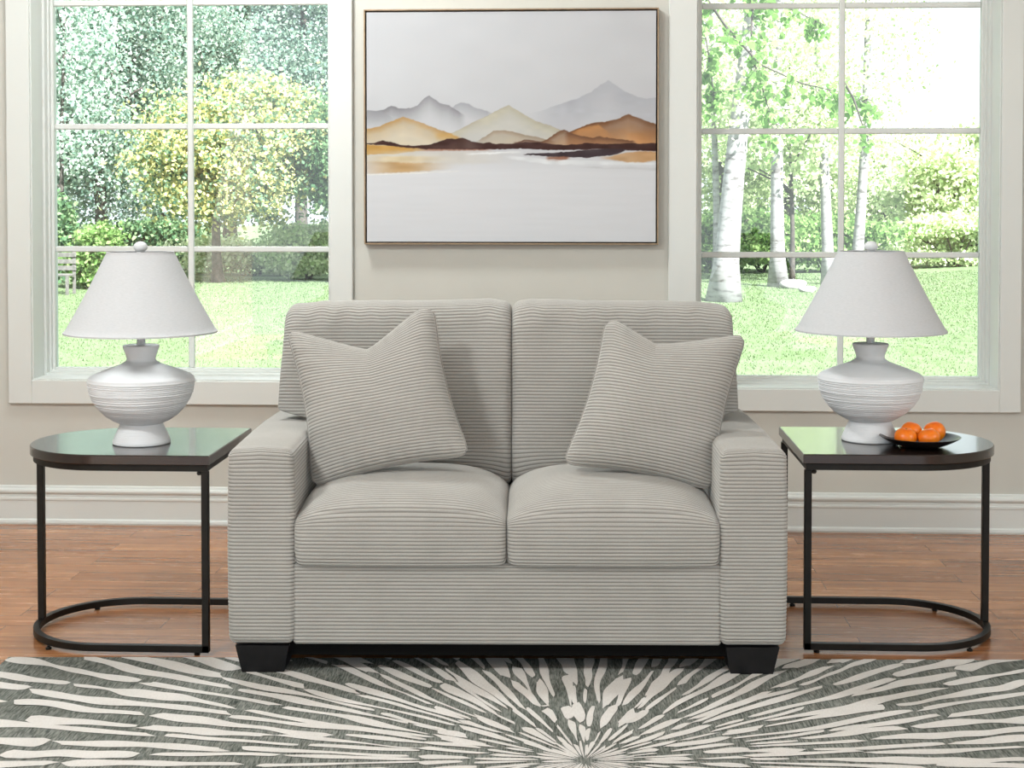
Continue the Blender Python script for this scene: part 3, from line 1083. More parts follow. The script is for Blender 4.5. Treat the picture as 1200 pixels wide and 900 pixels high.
# ------------------------------------------------------------------ rug
def build_rug():
    rz = math.radians(2.2)
    ox, oy = -0.015, -1.822                     # middle of the far edge
    Wd, Dp, T = 1.690, 2.35, 0.010
    root = (ox, oy, 0.0)
    rnd = random.Random(21)
    b = MB()
    # pile body with a rounded edge
    for_r = [(-Wd, -Dp), (Wd, -Dp), (Wd, 0), (-Wd, 0)]
    vs = []
    for (ins, z) in ((0, 0.0), (0, T-0.003), (0.003, T)):
        for (x, y) in for_r:
            vs.append((x-math.copysign(ins, x), y+(ins if y < -1 else -ins), z))
    fs = [(3, 2, 1, 0), (8, 9, 10, 11)]
    for i in range(2):
        for k in range(4): fs.append((i*4+k, i*4+(k+1) % 4, (i+1)*4+(k+1) % 4, (i+1)*4+k))
    b.add(vs, fs, 0)
    # burst centre in local coordinates
    cw = np.array([0.002-ox, -2.640-oy]); c, s = math.cos(-rz), math.sin(-rz)
    bx, by = c*cw[0]-s*cw[1], s*cw[0]+c*cw[1]
    zt = T+0.0012

    def clip_poly(poly):
        def side(pts, f, isect):
            out = []
            for i in range(len(pts)):
                p, q_ = pts[i-1], pts[i]
                fp, fq = f(p), f(q_)
                if (fp >= 0) != (fq >= 0):
                    t = fp/(fp-fq); out.append((p[0]+(q_[0]-p[0])*t, p[1]+(q_[1]-p[1])*t))
                if fq >= 0: out.append(q_)
            return out
        m = 0.004
        for f in (lambda p: p[0]+Wd-m, lambda p: Wd-m-p[0], lambda p: p[1]+Dp-m, lambda p: -m-p[1]):
            poly = side(poly, f, None)
            if len(poly) < 3: return []
        return poly

    def streak(th0, r0, r1, w0, w1):
        """one ivory fleck running outwards, its sides a little ragged; (w in metres)"""
        L = r1-r0
        n = max(7, int(L/0.018))
        p1, p2, p3 = [rnd.uniform(0, 6.28) for _ in range(3)]
        f1 = rnd.uniform(7, 16); f2 = rnd.uniform(20, 45)
        amp = rnd.uniform(0.10, 0.34)
        left = []; right = []
        zs = zt+rnd.uniform(0, 0.0009)
        slant = rnd.uniform(-1, 1)*min(w1*1.1, 1.9*L/n)
        pk = rnd.uniform(0.35, 0.95)
        for i in range(n+1):
            t = i/n; r = r0+L*t
            w = w0+(w1-w0)*min(1, t/pk)
            if t > pk: w *= 1-0.35*((t-pk)/(1-pk+1e-6))**2
            endf = min(1, (t*n+1.3)/2.2)*min(1, ((1-t)*n+1.6)/2.2)
            w = w*endf
            cen = 0.010*math.sin(f1*r*0.5+p3)*min(1, r/0.5)
            wl = w*(0.5+amp*math.sin(f1*r+p1)+0.08*math.sin(f2*r+p2))
            wr = w*(0.5+amp*math.sin(f1*1.3*r+p2)+0.08*math.sin(f2*r+p1))
            for (lst, off, sg) in ((left, cen-wl, -1), (right, cen+wr, 1)):
                rr = r+(slant*0.7*sg if (i in (0, n)) else 0)*0.8
                a = th0+off/max(r, 0.02)
                lst.append((bx+rr*math.cos(a), by+rr*math.sin(a)))
        # strips keep the outline free to wander
        for i in range(n):
            poly = clip_poly([left[i], right[i], right[i+1], left[i+1]])
            if len(poly) >= 3:
                k = len(poly)
                top = [(x, y, zs) for x, y in poly]
                b.add(top, [tuple(range(k))], 1)

    rings = [(0.015, 0.12, 44), (0.12, 0.40, 54), (0.40, 3.0, 106)]
    for (ra, rb, N) in rings:
        for k in range(N):
            th = 2*PI*(k+0.5+rnd.uniform(-0.10, 0.10))/N
            r = ra+rnd.uniform(0.0, 0.5)*(0.05 if ra < 0.1 else 0.12)
            if ra > 0.1: r = ra+rnd.uniform(-0.015, 0.03)
            first = ra > 0.1
            while r < rb:
                if ra < 0.1: L = rb-r+rnd.uniform(-0.03, 0.06)
                elif ra < 0.3: L = min(rnd.uniform(0.09, 0.20), rb-r+0.05)
                else: L = rnd.uniform(0.22, 0.62)
                if ra > 0.3 and first: L = rnd.uniform(0.08, 0.55)
                if 0.1 < ra < 0.3 and first: L = rnd.uniform(0.05, 0.16)
                first = False
                if ra < 0.3 and rb-(r+L) < 0.085: L = rb-r+rnd.uniform(-0.02, 0.02)
                lane = 2*PI*r/N; lane1 = 2*PI*(r+L)/N
                fill = rnd.uniform(0.36, 0.62)
                if ra < 0.1: fill = rnd.uniform(0.45, 0.62)
                if rnd.random() < 0.05 and ra > 0.3:
                    r += L*0.4; continue
                w0 = lane*fill*(0.85 if ra > 0.1 else 1)
                w1 = lane1*min(0.80, fill*rnd.uniform(0.9, 1.3))
                streak(th, r, r+L, w0, w1)
                r += L+rnd.uniform(0.010, 0.040)
    o = b.build('area_rug', [M['rugd'], M['rugl']], loc=root, normals=False)
    o.rotation_euler.z = rz
    tag(o, 'grey-green area rug with ivory starburst streaks under the loveseat front', 'rug')
    return o


build_rug()


# ------------------------------------------------------------------ painting
def build_painting():
    x0, x1, z0, z1 = -0.913, 0.3035, 1.187, 2.158
    root = empty('framed_painting', ((x0+x1)/2, 0.0, z0))
    tag(root, 'framed misty mountain landscape painting on the wall between the windows', 'painting')
    hw = (x1-x0)/2; H = z1-z0
    fr = MB()
    t = 0.006
    for (a, b_, c, d) in ((-hw, -hw+t, 0, H), (hw-t, hw, 0, H), (-hw+t, hw-t, 0, t), (-hw+t, hw-t, H-t, H)):
        fr.box(a, b_, -0.046, -0.001, c, d, 0.001)
    tag(fr.build('frame', simple('brushed_champagne_gold', (0.30, 0.22, 0.14, 1), 0.38, 0.55, nscale=40, var=0.12), root), 'thin gold floater frame')
    bk = MB(); bk.box(-hw+t, hw-t, -0.012, -0.002, t, H-t); bk.build('backing', simple('dark_backing', (0.03, 0.015, 0.01, 1), 0.8), root)
    # canvas, its picture given as painted colour per point
    g = 0.0115
    nx, nz = 520, 416
    X = np.linspace(-hw+g, hw-g, nx); Z = np.linspace(g, H-g, nz)
    U = np.linspace(85, 1107, nx)[None, :]+np.zeros((nz, 1)); Vv = np.linspace(852, 42, nz)[:, None]+np.zeros((1, nx))

    def S(r, g_, b_): return np.array([r, g_, b_], float)

    def vnoise(u, v, su, sv, seed):
        rg = np.random.default_rng(seed)
        G = rg.random((64, 64))
        a = u/su; c = v/sv
        i = np.floor(a).astype(int); j = np.floor(c).astype(int); fa = a-i; fc = c-j
        fa = fa*fa*(3-2*fa); fc = fc*fc*(3-2*fc)
        q = lambda i, j: G[i % 64, j % 64]
        return (q(i, j)*(1-fa)+q(i+1, j)*fa)*(1-fc)+(q(i, j+1)*(1-fa)+q(i+1, j+1)*fa)*fc
    n1 = vnoise(U, Vv, 90, 60, 1)-0.5; n2 = vnoise(U, Vv, 30, 14, 2)-0.5; n3 = vnoise(U, Vv, 9, 5, 3)-0.5; n4 = vnoise(U, Vv, 140, 10, 4)-0.5
    C = np.zeros(U.shape+(3,))+S(198, 198, 201)
    C += (n1*4)[..., None]
    lower = smoothstep(520, 620, Vv)[..., None]
    C = C*(1-lower)+(S(214, 214, 217)+(n4*3)[..., None])*lower

    def curve(pts):
        pts = np.array(pts, float)
        return np.interp(U, pts[:, 0], pts[:, 1])+n3*2.5+n2*3

    def over(alpha, col):
        nonlocal C
        C = C*(1-alpha[..., None])+col*alpha[..., None]

    def ridge(pts, col, fade, amax=1.0, col2=None, edge=2.0, xr=None, xs=25, floor=0.0):
        y = curve(pts)
        d = Vv-y
        a = smoothstep(-edge, edge, d)*np.clip(np.maximum(1-d/fade, floor), 0, 1)*amax
        if xr: a = a*smoothstep(xr[0], xr[0]+xs, U)*(1-smoothstep(xr[1]-xs, xr[1], U))
        a = a*(1-smoothstep(516, 524, Vv))
        cc = np.zeros(C.shape)+S(*col)
        if col2 is not None:
            k = np.clip(d/fade, 0, 1)[..., None]; cc = cc*(1-k)+S(*col2)*k
        over(np.clip(a*(1+0.5*n1+0.25*n2), 0, 1), cc+(n2*14)[..., None])
    ridge([(600, 410), (700, 392), (760, 370), (830, 348), (880, 325), (912, 300), (940, 285), (965, 300), (1000, 325), (1040, 342), (1075, 352), (1107, 345)], (170, 170, 177), 150, 0.8, xr=(640, 1400), xs=160)
    ridge([(700, 400), (790, 378), (850, 372), (950, 390), (1107, 400)], (185, 186, 192), 60, 0.5, edge=14, xr=(690, 1400), xs=90)
    ridge([(370, 395), (400, 368), (420, 360), (445, 366), (470, 378), (520, 395), (560, 410)], (150, 150, 156), 55, 0.7, xr=(370, 540), xs=30)
    ridge([(85, 388), (120, 390), (150, 384), (172, 372), (200, 380), (240, 380), (265, 370), (290, 346), (308, 336), (328, 350), (350, 366), (378, 370), (400, 384), (440, 410)], (126, 124, 128), 85, 0.85, (186, 188, 192), xr=(20, 440), xs=30)
    ridge([(85, 392), (130, 388), (175, 412), (200, 440)], (155, 156, 160), 50, 0.5, xr=(20, 190))
    ridge([(370, 478), (410, 458), (470, 428), (530, 400), (565, 382), (590, 372), (612, 385), (640, 402), (690, 430), (740, 445), (800, 475)], (150, 134, 112), 30, 0.9, (196, 190, 176), xr=(370, 800))
    ridge([(370, 478), (410, 458), (470, 428), (530, 400), (565, 382), (590, 372), (612, 385), (640, 402), (690, 430), (740, 445), (800, 475)], (186, 180, 162), 120, 0.95, (198, 194, 180), xr=(370, 800), floor=0.55)
    ridge([(85, 452), (130, 445), (175, 425), (215, 410), (250, 420), (300, 440), (345, 458), (385, 470), (420, 490)], (178, 142, 92), 60, 0.95, (208, 190, 155), xr=(20, 430), floor=0.6)
    ridge([(340, 470), (385, 472), (430, 492), (440, 500)], (196, 156, 92), 30, 0.8, edge=8, xr=(320, 450))
    ridge([(480, 496), (510, 478), (535, 459), (570, 458), (600, 462), (640, 474), (700, 486), (760, 500)], (150, 132, 112), 42, 0.9, (186, 168, 142), xr=(470, 760), floor=0.6)
    ridge([(780, 476), (830, 455), (880, 434), (925, 430), (965, 424), (990, 412), (1010, 403), (1035, 412), (1065, 426), (1107, 438)], (112, 74, 48), 85, 1.0, (196, 140, 88), xr=(780, 1400), floor=0.75)
    ridge([(780, 478), (850, 452), (905, 440), (945, 470)], (196, 140, 88), 60, 0.75, edge=5, xr=(790, 960), xs=50)
    ridge([(690, 506), (725, 490), (760, 466), (785, 458), (810, 470), (850, 480), (885, 486), (910, 481), (960, 488), (1010, 496), (1107, 500)], (108, 74, 54), 45, 0.95, (172, 128, 90), xr=(690, 1040), xs=20, floor=0.6)
    ridge([(620, 500), (645, 492), (700, 500), (740, 508)], (98, 66, 52), 16, 0.9, xr=(600, 760))

    def blob(up, lo, col, amax=1.0, edge=1.8, xr=None, xs=25):
        a = smoothstep(-edge, edge, Vv-curve(up))*smoothstep(-edge, edge, curve(lo)-Vv)*amax
        if xr: a = a*smoothstep(xr[0], xr[0]+xs, U)*(1-smoothstep(xr[1]-xs, xr[1], U))
        over(np.clip(a*(1+0.35*n1), 0, 1), S(*col)+(n2*22)[..., None])
    blob([(85, 510), (400, 520), (600, 525)], [(85, 545), (200, 540), (320, 528)], (196, 152, 84), 0.95, 3, (0, 330), 90)
    blob([(85, 530), (400, 532), (700, 535)], [(85, 580), (700, 575)], (205, 196, 180), 0.55, 8, (0, 640), 260)
    blob([(85, 568), (300, 572), (480, 580)], [(85, 612), (300, 602), (480, 588)], (186, 148, 98), 0.9, 5, (0, 430), 240)
    blob([(85, 548), (400, 550)], [(85, 572), (400, 568)], (214, 192, 150), 0.7, 5, (0, 420), 200)
    blob([(330, 520), (500, 522)], [(330, 532), (500, 530)], (150, 84, 54), 0.7, 3, (260, 540), 60)
    up = [(85, 505), (110, 503), (140, 494), (170, 500), (200, 508), (260, 513), (300, 510), (330, 504), (370, 488), (400, 490), (425, 485), (455, 497), (475, 502), (500, 505), (520, 500), (545, 507), (600, 506), (640, 500), (700, 503), (790, 512), (860, 505), (950, 508), (1107, 504)]
    lo = [(85, 508), (140, 510), (200, 517), (300, 526), (400, 526), (520, 526), (640, 524), (760, 530), (900, 526), (1107, 534)]
    blob(up, lo, (66, 42, 38), 1.0, 1.5)
    blob([(640, 544), (700, 540), (800, 536), (860, 528), (960, 526), (1107, 528)], [(640, 546), (700, 549), (780, 554), (860, 556), (930, 550), (975, 542), (1000, 532)], (62, 50, 54), 1.0, 1.5, (635, 1010), 20)
    blob([(940, 552), (1000, 538), (1050, 534), (1107, 536)], [(940, 562), (1000, 572), (1050, 574), (1107, 566)], (190, 150, 108), 0.95, 3, (900, 1400), 70)
    blob([(720, 552), (800, 552)], [(720, 566), (760, 569), (800, 560)], (140, 92, 70), 0.8, 3, (715, 810), 20)
    blob([(400, 540), (760, 528)], [(400, 545), (760, 536)], (226, 226, 226), 0.8, 2, (420, 650), 50)
    blob([(540, 545), (740, 562), (1107, 574)], [(540, 552), (740, 580), (1107, 582)], (224, 225, 226), 0.7, 3, (560, 1400), 60)
    blob([(85, 613), (300, 606), (460, 600)], [(85, 618), (300, 609), (460, 602)], (236, 232, 224), 0.7, 1.5, (0, 470), 100)
    blob([(800, 588), (1107, 590)], [(800, 592), (1000, 596), (1107, 602)], (190, 190, 192), 0.5, 3, (800, 1400), 120)
    L = np.clip(C/255, 0, 1); L = np.where(L <= 0.04045, L/12.92, ((L+0.055)/1.055)**2.4)
    xx, zz = np.meshgrid(X, Z)
    P = np.stack([xx, np.full(xx.shape, -0.040), zz], -1).reshape(-1, 3)
    f = grid_faces(nz, nx)
    # canvas edges and back
    n0 = len(P)
    c4 = [(-hw+g, g), (hw-g, g), (hw-g, H-g), (-hw+g, H-g)]
    extra = [(x, -0.040, z) for x, z in c4]+[(x, -0.012, z) for x, z in c4]
    ef = [(n0+k, n0+(k+1) % 4, n0+4+(k+1) % 4, n0+4+k) for k in range(4)]
    P = np.vstack([P, np.array(extra)]); f = np.vstack([f, np.array(ef)])
    t_ = NT('painted_canvas')
    ca = t_.node('ShaderNodeVertexColor'); ca.layer_name = 'paint'
    mul = t_.mix(1.0, ca.outputs['Color'], (0.84, 0.875, 0.885, 1), 'MULTIPLY')
    t_.base(mul); t_.rough(0.7); t_.b.inputs['Specular IOR Level'].default_value = 0.2
    t_.bump(t_.noise(t_.coords(), 700, 2), 0.15, 0.0006)
    o = mesh_obj('canvas', P, f, t_.m, root, smooth=False)
    a = o.data.color_attributes.new('paint', 'FLOAT_COLOR', 'POINT')
    rgba = np.ones((len(P), 4), np.float32); rgba[:n0, :3] = L.reshape(-1, 3); rgba[n0:, :3] = 0.6
    a.data.foreach_set('color', rgba.ravel())


build_painting()


# ------------------------------------------------------------------ garden
def ground_z(x, y):
    return -0.30+0.0*x+0.55*smoothstep(4, 16, x)*smoothstep(8, 30, y)+0.10*np.sin(x*0.35+1)*smoothstep(8, 20, y)+0.5*smoothstep(30, 60, y)+0.35*smoothstep(-6, -9, x)*smoothstep(14, 28, y)*0


def build_lawn():
    xs = np.linspace(-45, 45, 181); ys = np.linspace(0.30, 90, 200)
    X, Y = np.meshgrid(xs, ys)
    P = np.stack([X, Y, ground_z(X, Y)], -1).reshape(-1, 3)
    f = grid_faces(200, 181)
    o = mesh_obj('lawn', P, f, M['lawn'])
    tag(o, kind='structure')
    # blades
    n = 220000
    y = 3.0+27*RNG.random(n)**0.9
    half = 3.2+(y+6.2)*0.40
    x = (RNG.random(n)*2-1)*half-0.3
    z = ground_z(x, y)
    h = RNG.uniform(0.012, 0.034, n)*(1+0.3*(y/25)); w = RNG.uniform(0.004, 0.008, n)*(1+y/18)
    a = RNG.uniform(0, PI, n)
    lean = RNG.normal(0, 0.45, (n, 2))*h[:, None]
    base = np.stack([x, y, z-0.01], 1)
    d = np.stack([np.cos(a)*w, np.sin(a)*w, 0*a], 1)
    tip = base+np.stack([lean[:, 0], lean[:, 1], h], 1)
    V = np.stack([base-d, base+d, tip], 1).reshape(-1, 3)
    F = np.arange(3*n).reshape(-1, 3)
    o = mesh_obj('grass_blades', V, F, M['blade'], smooth=False)
    tag(o, 'short sunlit grass covering the lawn outside both windows', 'grass', kind='stuff')


build_lawn()


def leaf_mesh(cent, nrm_jit, size, seed, droop=0.0, hexa=False):
    """leaf blades (kites) at points"""
    rg = np.random.default_rng(seed)
    n = len(cent)
    L = size*rg.uniform(0.6, 1.35, n)
    a = rg.normal(size=(n, 3)); a[:, 2] -= droop; a /= np.linalg.norm(a, axis=1, keepdims=True)
    b_ = rg.normal(size=(n, 3)); b_ -= a*np.sum(a*b_, 1, keepdims=True); b_ /= np.linalg.norm(b_, axis=1, keepdims=True)
    W = 0.36*L
    c = cent
    if not hexa:
        V = np.stack([c-a*L[:, None]*0.5, c+b_*W[:, None]-a*L[:, None]*0.08, c+a*L[:, None]*0.5, c-b_*W[:, None]-a*L[:, None]*0.08], 1).reshape(-1, 3)
        return V, np.arange(4*n).reshape(-1, 4)
    nn = np.cross(a, b_)
    pts = [(-0.5, 0), (-0.42, 0.30), (-0.15, 0.46), (0.15, 0.30), (0.5, 0), (0.15, -0.30), (-0.15, -0.46), (-0.42, -0.30)]
    V = np.stack([c+a*(L*p)[:, None]+b_*(L*q_)[:, None]+nn*(L*0.25*abs(q_))[:, None] for p, q_ in pts], 1).reshape(-1, 3)
    return V, np.arange(8*n).reshape(-1, 8)


def crown_points(n, c, rad, clumps, seed, cl_r=0.22, hollow=0.35):
    rg = np.random.default_rng(seed)
    d = rg.normal(size=(clumps, 3)); d /= np.linalg.norm(d, axis=1, keepdims=True)
    r = rg.uniform(hollow, 1.0, clumps)**0.6
    cc = d*r[:, None]*0.86
    k = rg.integers(0, clumps, n)
    p = cc[k]+rg.normal(size=(n, 3))*cl_r*np.array([1, 1, 0.62])*rg.uniform(0.6, 1.3, clumps)[k][:, None]
    return np.array(c)+p*np.array(rad)


def tree(label, px, Y, hgt, crown_c, crown_r, n, mat, seed, trunk_r=0.16, bark='bark', name='garden_tree', group='trees beyond the lawn', leafs=0.13, clumps=55, lean=0.0, branches=7, cl_r=0.2, cat='tree', xw=None, bmin=0.3):
    x = at(px, 300, Y)[0] if xw is None else xw
    z = float(ground_z(np.float64(x), np.float64(Y)))
    root = empty(name, (x, Y, z))
    tag(root, label, cat, group)
    rnd = random.Random(seed)
    mb = MB()
    pts = []; rs = []
    m = 12
    for i in range(m+1):
        t = i/m
        pts.append((lean*hgt*t+0.05*math.sin(5*t+seed), 0.05*math.cos(4*t+seed), -0.1+hgt*0.8*t))
        rs.append(trunk_r*(1.0-0.72*t)*(1+0.55*math.exp(-t*26)))
    mb.tube(pts, 0, 12, rs=rs)
    for k in range(branches):
        t = rnd.uniform(bmin, 0.95); i = int(t*m); p = pts[i]
        a = rnd.uniform(0, 2*PI); ln = crown_r[0]*rnd.uniform(0.45, 0.95)
        up = rnd.uniform(0.25, 0.8)
        q_ = []
        for j in range(6):
            s = j/5; q_.append((p[0]+math.cos(a)*ln*s, p[1]+math.sin(a)*ln*s, p[2]+ln*up*s**0.8))
        mb.tube(q_, 0, 6, rs=[rs[i]*0.5*(1-0.8*j/5)+0.008 for j in range(6)])
    mb.build('trunk', M[bark], root, smooth=True)
    V = crown_points(n, crown_c, crown_r, clumps, seed, cl_r)
    V = V[V[:, 2] > 0.05]
    V, F = leaf_mesh(V, 0, leafs, seed+100)
    mesh_obj('crown', V, F, M[mat], root, smooth=False)
    return root


def bush(label, px, Y, rad, n, mat, seed, leafs=0.11, group='shrubs at the edge of the lawn', xw=None, name='shrub'):
    x = at(px, 300, Y)[0] if xw is None else xw
    z = float(ground_z(np.float64(x), np.float64(Y)))
    root = empty(name, (x, Y, z)); tag(root, label, 'shrub', group)
    rnd = random.Random(seed)
    mb = MB()
    for k in range(9):
        a = rnd.uniform(0, 2*PI); r = rnd.uniform(0.2, 0.7)
        mb.tube([(0.05*math.cos(a), 0.05*math.sin(a), 0), (rad[0]*r*0.5*math.cos(a), rad[1]*r*0.5*math.sin(a), rad[2]*0.8), (rad[0]*r*math.cos(a), rad[1]*r*math.sin(a), rad[2]*1.5)], 0, 6, rs=[0.03, 0.02, 0.008])
    mb.build('stem', M['bark'], root, smooth=True)
    P = crown_points(n, (0, 0, rad[2]*0.95), rad, 30, seed, 0.22, 0.2)
    P = P[P[:, 2] > 0.02]
    V, F = leaf_mesh(P, 0, leafs, seed+50)
    mesh_obj('foliage', V, F, M[mat], root, smooth=False)
    return root


# --- seen through the left window
tree('yellow-leaved tree with dark trunk on the lawn, seen through the left window', 256, 28.0, 5.2, (0.45, 0, 2.95), (2.55, 2.2, 2.0), 42000, 'leaf_gold', 3, 0.13, leafs=0.11, clumps=120, cl_r=0.15)
tree('dark green tree overlapping the right side of the left window', 396, 28.0, 5.0, (0.5, 0, 3.0), (1.35, 1.3, 1.75), 18000, 'leaf_dark', 5, 0.16, leafs=0.11)
tree('tall blue-green tree at the left side of the left window', 118, 33.0, 12.0, (0, 0, 5.0), (2.6, 2.2, 4.6), 48000, 'leaf_haze_blue', 8, 0.18, leafs=0.11, clumps=110, cl_r=0.16)
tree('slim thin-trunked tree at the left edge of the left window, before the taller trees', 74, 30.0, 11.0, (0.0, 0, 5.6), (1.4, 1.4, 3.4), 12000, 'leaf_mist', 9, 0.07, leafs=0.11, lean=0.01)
tree('blue-green tree behind the left table lamp, seen above its shade', 190, 36.0, 12.0, (0, 0, 4.6), (3.0, 2.2, 4.2), 48000, 'leaf_haze_blue', 12, 0.2, leafs=0.11, clumps=110, cl_r=0.16)
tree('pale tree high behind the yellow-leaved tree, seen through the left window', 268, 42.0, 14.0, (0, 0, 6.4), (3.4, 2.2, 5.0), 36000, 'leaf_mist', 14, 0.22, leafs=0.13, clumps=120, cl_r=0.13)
tree('blue-green tree high at the right side of the left window', 355, 40.0, 13.0, (0, 0, 6.8), (3.2, 2.2, 5.0), 36000, 'leaf_haze_blue', 16, 0.22, leafs=0.13, clumps=110, cl_r=0.14)
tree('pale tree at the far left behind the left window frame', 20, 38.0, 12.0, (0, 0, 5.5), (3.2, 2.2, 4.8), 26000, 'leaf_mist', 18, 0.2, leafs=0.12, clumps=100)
bush('bright green shrub beside the wooden bench, seen left of the left lamp', 108, 24.5, (0.62, 0.6, 0.72), 6000, 'leaf_hedge', 30, 0.10)
bush('pale green shrub behind the lawn at the right side of the left window', 362, 29.5, (1.25, 0.8, 0.85), 7000, 'leaf_pale', 31, 0.11)
bush('low dark shrub under the yellow-leaved tree', 300, 31.5, (2.4, 0.8, 0.55), 8000, 'leaf_pale', 32, 0.11)
bush('dark broad shrub behind the trunk of the yellow-leaved tree', 190, 33.0, (1.6, 0.8, 0.8), 9000, 'leaf_dark', 33, 0.12)
bush('leafy shrub at the left edge of the left window', 66, 26.0, (0.5, 0.5, 1.0), 5000, 'leaf_dark', 34, 0.12)

# wooden bench at the left edge of the left window
bx_ = at(76, 300, 22.5)[0]
bz_ = float(ground_z(np.float64(bx_), np.float64(22.5)))
BN = empty('garden_bench', (bx_, 22.5, bz_))
tag(BN, 'weathered wooden bench at the lawn edge, seen at the left of the left window', 'bench')
q = MB()
for k in range(3): q.box(-0.5, 0.16, -0.22+0.13*k, -0.12+0.13*k, 0.36, 0.40, 0.005)
q.build('seat', M['fence'], BN)
q = MB()
for k in range(3): q.box(-0.5, 0.16, 0.17, 0.20, 0.46+0.13*k, 0.55+0.13*k, 0.005)
q.build('backrest', M['fence'], BN)
for (x, y, h) in ((-0.45, -0.2, 0.37), (0.11, -0.2, 0.37), (-0.45, 0.21, 0.84), (0.11, 0.21, 0.84)):
    q = MB(); q.box(x-0.03, x+0.03, y-0.02, y+0.02, -0.05, h, 0.005); q.build('leg', M['fence'], BN)


# --- seen through the right window
def birch(label, px_b, Y, px_t, r, hgt, seed, ncr=4200):
    x0 = at(px_b, 300, Y)[0]; x1 = at(px_t, 100, Y)[0]
    dzs = at(px_t, 100, Y)[2]-at(px_b, 345, Y)[2]
    lean = (x1-x0)/dzs
    return tree(label, px_b, Y, hgt, (lean*hgt*0.45, 0, 5.0), (1.7, 1.4, 3.0), ncr, 'leaf_pale', seed, r, 'birch', 'birch_tree', 'birches on the lawn', 0.09, 70, lean, 3, 0.16, bmin=0.78)


birch('thick white birch trunk nearest the loveseat back in the right window', 848, 18.6, 868, 0.215, 11, 41)
birch('straight white birch trunk left of the right lamp in the right window', 915, 23.5, 912, 0.150, 11, 42)
birch('leaning white birch trunk seen just left of the right window mullion', 975, 25.0, 962, 0.125, 11, 43)
birch('white birch trunk seen just right of the right window mullion', 1003, 26.0, 1012, 0.125, 11, 44)
birch('slim white birch trunk at the left edge of the right window', 838, 26.0, 836, 0.085, 11, 45)
tree('thin dark-trunked tree between two birches in the right window', 926, 25.0, 6.0, (0, 0, 3.6), (1.3, 1.1, 1.8), 5000, 'leaf_pale', 51, 0.06, leafs=0.13)
tree('pale tree behind the birches at the left of the right window', 845, 36.0, 7.5, (0, 0, 3.6), (2.5, 1.8, 3.2), 26000, 'leaf_pale', 52, 0.16, leafs=0.12, clumps=90, cl_r=0.16)
tree('pale bushy tree behind the birches left of the right mullion', 925, 38.0, 5.5, (0, 0, 2.9), (2.5, 1.8, 2.2), 26000, 'leaf_pale', 53, 0.16, leafs=0.12, clumps=90, cl_r=0.16)
tree('pale tree beyond the lawn above the right lamp shade', 1030, 40.0, 4.2, (0, 0, 2.3), (3.2, 1.8, 1.7), 26000, 'leaf_pale', 54, 0.16, leafs=0.12, clumps=90, cl_r=0.16)
tree('light green tree at the right edge of the right window', 1150, 36.0, 4.2, (0.3, 0, 2.4), (1.3, 1.3, 1.6), 16000, 'leaf_pale', 55, 0.14, leafs=0.15, clumps=70)
tree('small thin-trunked tree right of the right lamp shade', 1098, 34.0, 3.6, (0, 0, 1.9), (1.7, 1.4, 1.3), 9000, 'leaf_pale', 56, 0.10, leafs=0.14)
bush('green hedge shrub behind the thick birch', 838, 29.5, (1.7, 0.8, 0.85), 9000, 'leaf_hedge', 61, 0.12)
bush('green hedge shrub between the birches left of the right lamp', 893, 30.5, (1.6, 0.8, 0.75), 9000, 'leaf_hedge', 62, 0.12)
bush('dark hedge shrub behind the right lamp shade', 965, 31.0, (1.9, 0.8, 0.75), 9000, 'leaf_hedge', 63, 0.12)
bush('pale shrub beyond the rising lawn at the right edge of the right window', 1120, 32.0, (2.6, 0.8, 0.75), 9000, 'leaf_pale', 64, 0.12)


def rock(label, px, py, Y, r, seed):
    x = at(px, py, Y)[0]; z = float(ground_z(np.float64(x), np.float64(Y)))
    rnd = random.Random(seed); vs = []; fs = []
    n, m = 20, 12
    for i in range(m+1):
        a = -PI/2+PI*i/m
        for k in range(n):
            b_ = 2*PI*k/n
            rr = 1+0.18*math.sin(2*b_+seed)*math.cos(a)+0.14*math.sin(3*a+b_*2)+0.08*math.sin(5*b_+a)
            vs.append((r*1.3*rr*math.cos(a)*math.cos(b_), r*rr*math.cos(a)*math.sin(b_), r*0.62*rr*math.sin(a)+r*0.4))
    for i in range(m):
        for k in range(n): fs.append((i*n+k, i*n+(k+1) % n, (i+1)*n+(k+1) % n, (i+1)*n+k))
    q = MB(); q.add(vs, fs); o = q.build('garden_rock', M['stone'], smooth=True, loc=(x, Y, z))
    tag(o, label, 'rock', 'rocks on the lawn')


rock('large pale rock on the lawn, seen left of the right lamp shade', 929, 340, 23.0, 0.17, 1)
rock('small pale rock on the lawn touching the right lamp shade in view', 946, 347, 21.8, 0.11, 2)


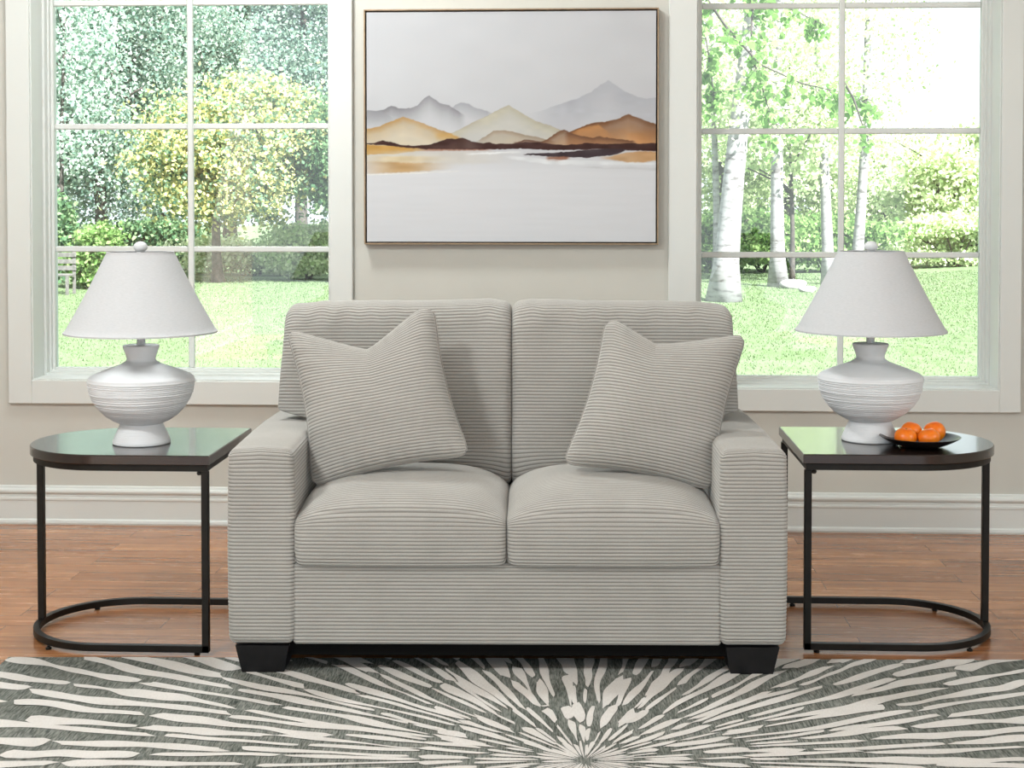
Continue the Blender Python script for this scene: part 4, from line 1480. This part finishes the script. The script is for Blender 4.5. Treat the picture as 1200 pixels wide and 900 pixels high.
# leafy birch branches hanging outside the right window, close to the house
def hanging_branch(label, pts_px, Y, seed, dens, spread):
    P = [at(x, y, Y+dy) for (x, y, dy) in pts_px]
    root = empty('hanging_branch', P[0]); tag(root, label, 'branch', 'birch branches hanging before the right window')
    rg = np.random.default_rng(seed)
    mb = MB(); L = []
    for i in range(len(P)-1):
        for t in np.linspace(0, 1, 7)[:-1]:
            L.append(P[i]+(P[i+1]-P[i])*t)
    L.append(P[-1]); L = np.array(L)-P[0]
    mb.tube(list(L), 0, 6, rs=list(np.linspace(0.011, 0.003, len(L))))
    leaves = []
    for k in range(dens):
        i = rg.integers(0, len(L)); p = L[i]
        ln = rg.uniform(0.1, spread); d = np.array([rg.normal(0, 0.5), rg.normal(0, 0.5), -abs(rg.normal(0.7, 0.4))]); d /= np.linalg.norm(d)
        q_ = [p, p+d*ln*0.5+np.array([0, 0, 0.02]), p+d*ln]
        mb.tube(q_, 0, 4, rs=[0.003, 0.002, 0.001])
        for j in range(rg.integers(5, 11)):
            s = rg.uniform(0.2, 1.05); leaves.append(p+d*ln*s+rg.normal(0, 0.022, 3))
    mb.build('twig', M['bark'], root, smooth=True)
    V, F = leaf_mesh(np.array(leaves), 0, 0.052, seed+9, 1.3, hexa=True)
    mesh_obj('foliage', V, F, M['leaf_near'], root, smooth=False)


hanging_branch('long leafy branch reaching to the mullion of the right window', [(808, -30, 0), (850, 30, .2), (890, 75, .3), (940, 98, .2), (985, 108, .1), (1022, 118, 0)], 4.6, 71, 44, 0.30)
hanging_branch('leafy branch drooping down the left edge of the right window', [(800, -20, 0), (825, 30, .1), (832, 75, .1), (838, 125, .1)], 4.9, 72, 46, 0.30)
hanging_branch('leafy branch hanging in the upper left panes of the right window', [(880, -60, 0), (882, 0, .2), (880, 60, .1), (900, 125, 0), (912, 150, 0)], 5.2, 73, 50, 0.32)
hanging_branch('short leafy branch across the top left of the right window', [(815, -50, 0), (870, -10, .2), (930, 12, .2), (968, 30, .1)], 5.4, 74, 28, 0.22)
hanging_branch('leafy twig hanging just right of the mullion of the right window', [(985, 90, 0), (1000, 115, .1), (1012, 150, .1), (1018, 165, .1)], 4.3, 75, 5, 0.16)

# ------------------------------------------------------------------ light
def area(name, loc, target, sx, sy, power, color=(1, 1, 1)):
    l = bpy.data.lights.new(name, 'AREA'); l.shape = 'RECTANGLE'; l.size = sx; l.size_y = sy; l.energy = power; l.color = color
    o = bpy.data.objects.new(name, l); COL.objects.link(o); o.location = loc
    d = Vector(target)-Vector(loc); o.rotation_euler = d.to_track_quat('-Z', 'Y').to_euler()
    return o


area('ceiling_light', (-2.3, -4.4, ZC-0.22), (-0.1, -1.0, 0.6), 0.55, 0.5, 88, (0.98, 1.0, 0.99))
area('right_fill_light', (XR-0.06, -3.1, 1.6), (-0.5, -1.9, 0.75), 1.4, 1.5, 43, (0.98, 1.0, 0.99))  # unseen fill added from the right to brighten fronts and lamp necks
area('ceiling_light', (-1.5, -0.95, ZC-0.08), (-0.5, -1.2, 0.5), 0.45, 0.45, 58, (0.98, 1.0, 0.99))

sun = bpy.data.lights.new('sun', 'SUN'); sun.energy = 27.0; sun.angle = math.radians(1.0); sun.color = (1.0, 0.985, 0.95)
so = bpy.data.objects.new('sun', sun); COL.objects.link(so)
so.rotation_euler = Vector((-0.50, 0.62, -0.85)).to_track_quat('-Z', 'Y').to_euler()

w = bpy.data.worlds.new('sky'); bpy.context.scene.world = w; w.use_nodes = True
bg = w.node_tree.nodes['Background']
bg.inputs['Color'].default_value = (0.86, 0.94, 1.0, 1); bg.inputs['Strength'].default_value = 2.2

# ------------------------------------------------------------------ camera and colour
cam = bpy.data.cameras.new('camera'); co = bpy.data.objects.new('camera', cam); COL.objects.link(co)
cam.sensor_width = 36; cam.sensor_fit = 'HORIZONTAL'; cam.lens = FPX/1200*36
cam.shift_y = -(450-CY)/1200
cam.clip_end = 500
co.location = CAM
Mx = Matrix((tuple(R_), tuple(U_), tuple(-F_))).transposed()
co.rotation_euler = Mx.to_euler()
sc = bpy.context.scene
sc.camera = co
sc.view_settings.view_transform = 'Standard'
sc.view_settings.look = 'None'
sc.view_settings.exposure = -0.12
sc.view_settings.gamma = 1.0
sc.view_settings.use_curve_mapping = False
sc.cycles.use_denoising = True
sc.cycles.max_bounces = 8
sc.cycles.transparent_max_bounces = 12
sc.cycles.sample_clamp_indirect = 6
